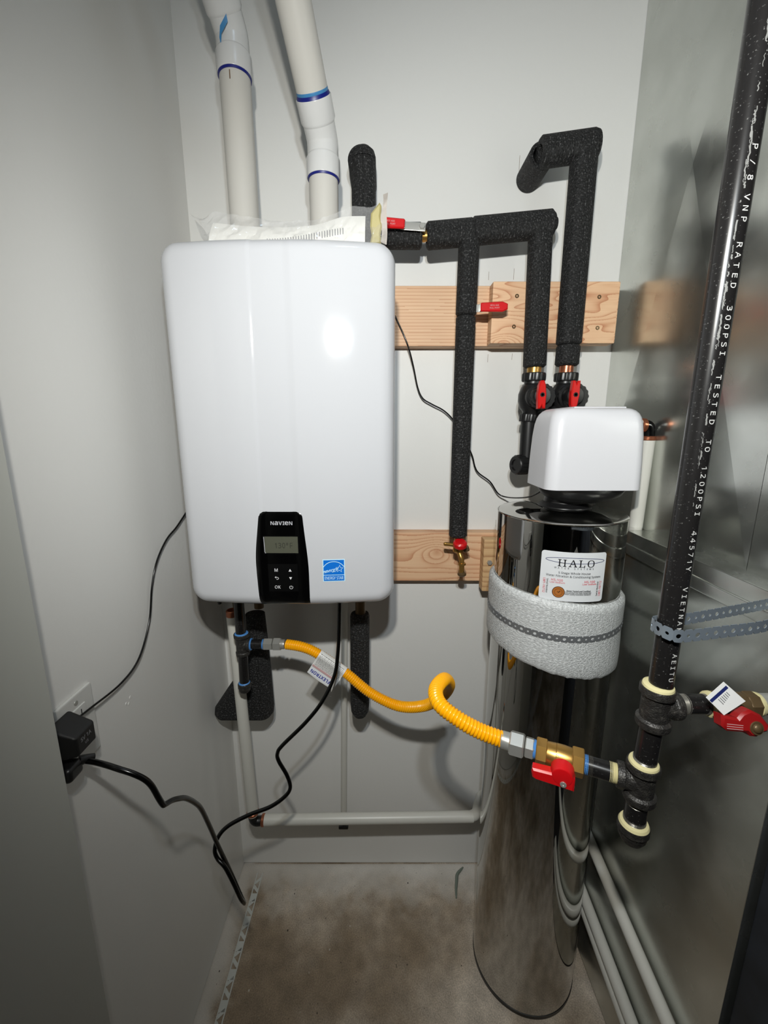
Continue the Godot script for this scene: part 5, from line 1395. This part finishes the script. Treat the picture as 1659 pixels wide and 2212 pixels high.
func small_things() -> void:
	# documents in a clear bag on top of the heater
	var t := thing("document_bag", "clear plastic bag of white manuals lying on top of the heater", "bag", Vector3(-0.18, 1.82, 0.28))
	var sag := func(x: float): return 1.8690 - 0.0080 * sin(PI * clampf((x + 0.325) / 0.24, 0.0, 1.0)) + 0.011 * smoothstep(-0.14, -0.06, x)
	var page := func(z0: float, off: float, xa: float, xb: float, lift: float):
		var f := []; var b := []
		var n := 18
		for i in n + 1:
			var x := lerpf(xa, xb, float(i) / n)
			var yt: float = sag.call(x) + off
			var yb: float = 1.8195 + lift * smoothstep(-0.15, 0.0, x)
			var r := PackedVector3Array([Vector3(x, yb, z0 + 0.030), Vector3(x, lerpf(yb, yt, 0.5), z0 + 0.017), Vector3(x, yt, z0 - 0.004), Vector3(x, yt - 0.002, z0 - 0.009), Vector3(x, yb, z0 + 0.018)])
			f.append(r)
		return Geo.new().loft(f)
	obj("manual", page.call(0.285, 0.0, -0.3235, -0.035, 0.003), M["manual paper"], t)
	obj("manual", page.call(0.268, -0.004, -0.330, -0.045, 0.0), M["paper"], t)
	var lines := Geo.new()
	for i in 30:
		var x := -0.215 + 0.0048 * i
		var h := 0.004 + 0.016 * smoothstep(-0.21, -0.07, x)
		var yb := 1.8255 + 0.008 * smoothstep(-0.15, 0.0, x)
		lines.rbox(Vector3(x, yb + h * 0.5, 0.3150 - (yb + h * 0.5 - 1.8195) * 0.42), Vector3(0.0016, h, 0.0010), 0.0003, Transform3D.IDENTITY)
	obj("printed_rule", lines, M["page ink"], t)
	var pk := Geo.new().prism(PackedVector2Array([Vector2(-0.0265, 1.8225), Vector2(-0.0050, 1.8220), Vector2(-0.0065, 1.840), Vector2(-0.0035, 1.853), Vector2(-0.0065, 1.868), Vector2(-0.0045, 1.886), Vector2(-0.0080, 1.892), Vector2(-0.0240, 1.874), Vector2(-0.0255, 1.852), Vector2(-0.0230, 1.838)]), 0.014, Transform3D(Basis.IDENTITY, Vector3(0, 0, 0.300)), 0.003)
	obj("yellow_packet", pk, M["packet"], t)
	var seal := []
	for i in 13:
		var k := i / 12.0
		seal.append(PackedVector3Array([Vector3(-0.0065 + 0.002 * sin(k * 9.0) + 0.004 * k, lerpf(1.826, 1.902, k), 0.306 + 0.004 * sin(k * 14.0)), Vector3(0.0045 + 0.0012 * sin(k * 7.0) + 0.002 * k, lerpf(1.822, 1.909, k), 0.302 + 0.003 * cos(k * 11.0)), Vector3(0.0045 + 0.0012 * sin(k * 7.0) + 0.002 * k, lerpf(1.822, 1.909, k), 0.3012 + 0.003 * cos(k * 11.0)), Vector3(-0.0065 + 0.002 * sin(k * 9.0) + 0.004 * k, lerpf(1.826, 1.902, k), 0.3052 + 0.004 * sin(k * 14.0))]))
	obj("bag_seal", Geo.new().loft(seal), M["bag seal"], t)
	# crinkled film
	var n := FastNoiseLite.new(); n.seed = 12; n.frequency = 14.0; n.fractal_octaves = 2
	var tops := [Vector2(-0.349, 1.872), Vector2(-0.335, 1.879), Vector2(-0.318, 1.8865), Vector2(-0.268, 1.8805), Vector2(-0.230, 1.8745), Vector2(-0.192, 1.8710), Vector2(-0.127, 1.8740), Vector2(-0.090, 1.8850), Vector2(-0.057, 1.8965), Vector2(-0.022, 1.8935), Vector2(0.003, 1.9060)]
	var film := []
	for i in 61:
		var x := lerpf(-0.349, 0.003, i / 60.0)
		var top := 1.87
		for k in tops.size() - 1:
			if x >= tops[k].x - 1e-6 and x <= tops[k + 1].x + 1e-6: top = lerpf(tops[k].y, tops[k + 1].y, (x - tops[k].x) / (tops[k + 1].x - tops[k].x))
		var pinch := smoothstep(-0.349, -0.325, x)
		var yb := lerpf(1.866, 1.8185, pinch)
		var r := PackedVector3Array()
		for j in 10:
			var k := j / 9.0
			var y := lerpf(yb, top, k)
			var zf := 0.322 - 0.040 * k
			r.append(Vector3(x, y, zf + 0.010 * n.get_noise_2d(x * 3.0, y * 3.0) * (1.0 - 0.5 * k)))
		for j in 6:
			var k := 1.0 - (j + 1) / 6.0
			r.append(Vector3(x, lerpf(yb, top, k), 0.282 - 0.055 * (1.0 - k) * pinch + 0.006 * n.get_noise_2d(x * 3.0 + 40.0, k)))
		film.append(r)
	obj("plastic_film", Geo.new().loft(film, true, false), M["clear film"], t, 34.0)
	# perforated bead along the floor
	var g := Geo.new()
	var L := 1.0
	for sx in [-0.4305, -0.4130]: g.rbox(Vector3(sx, 0.0012, 0.53), Vector3(0.0034, 0.0018, L), 0.0004)
	var z := 0.045; var k := 0
	while z < 1.0:
		var run := 0.030 if k % 3 != 2 else 0.020
		if k % 3 == 2: g.rbox(Vector3(-0.4218, 0.0010, z + 0.012), Vector3(0.018, 0.0012, 0.024), 0.0004)
		else: g.rbox(Vector3.ZERO, Vector3(0.0235, 0.0012, 0.0085), 0.0004, Transform3D(Basis(Vector3.UP, 0.75 if k % 3 == 0 else -0.75), Vector3(-0.4218, 0.0010, z + 0.010)))
		z += run * 0.8; k += 1
	single("corner_bead", g, M["bead metal"], "narrow perforated metal bead strip lying along the floor by the left wall", "metal strip")
	g = Geo.new().tube(Geo.curve([Vector3(0.272, 0.004, 0.014), Vector3(0.262, 0.006, 0.024), Vector3(0.248, 0.005, 0.038), Vector3(0.243, 0.004, 0.055), Vector3(0.236, 0.003, 0.085), Vector3(0.233, 0.002, 0.108)], 5), func(i): return 0.0055 * (0.35 + 0.65 * sin(PI * clampf(i / 25.0, 0.05, 0.95))), 10)
	single("caulk_strip", g, M["debris"], "grey green sliver of dried caulk on the floor near the tank", "debris")
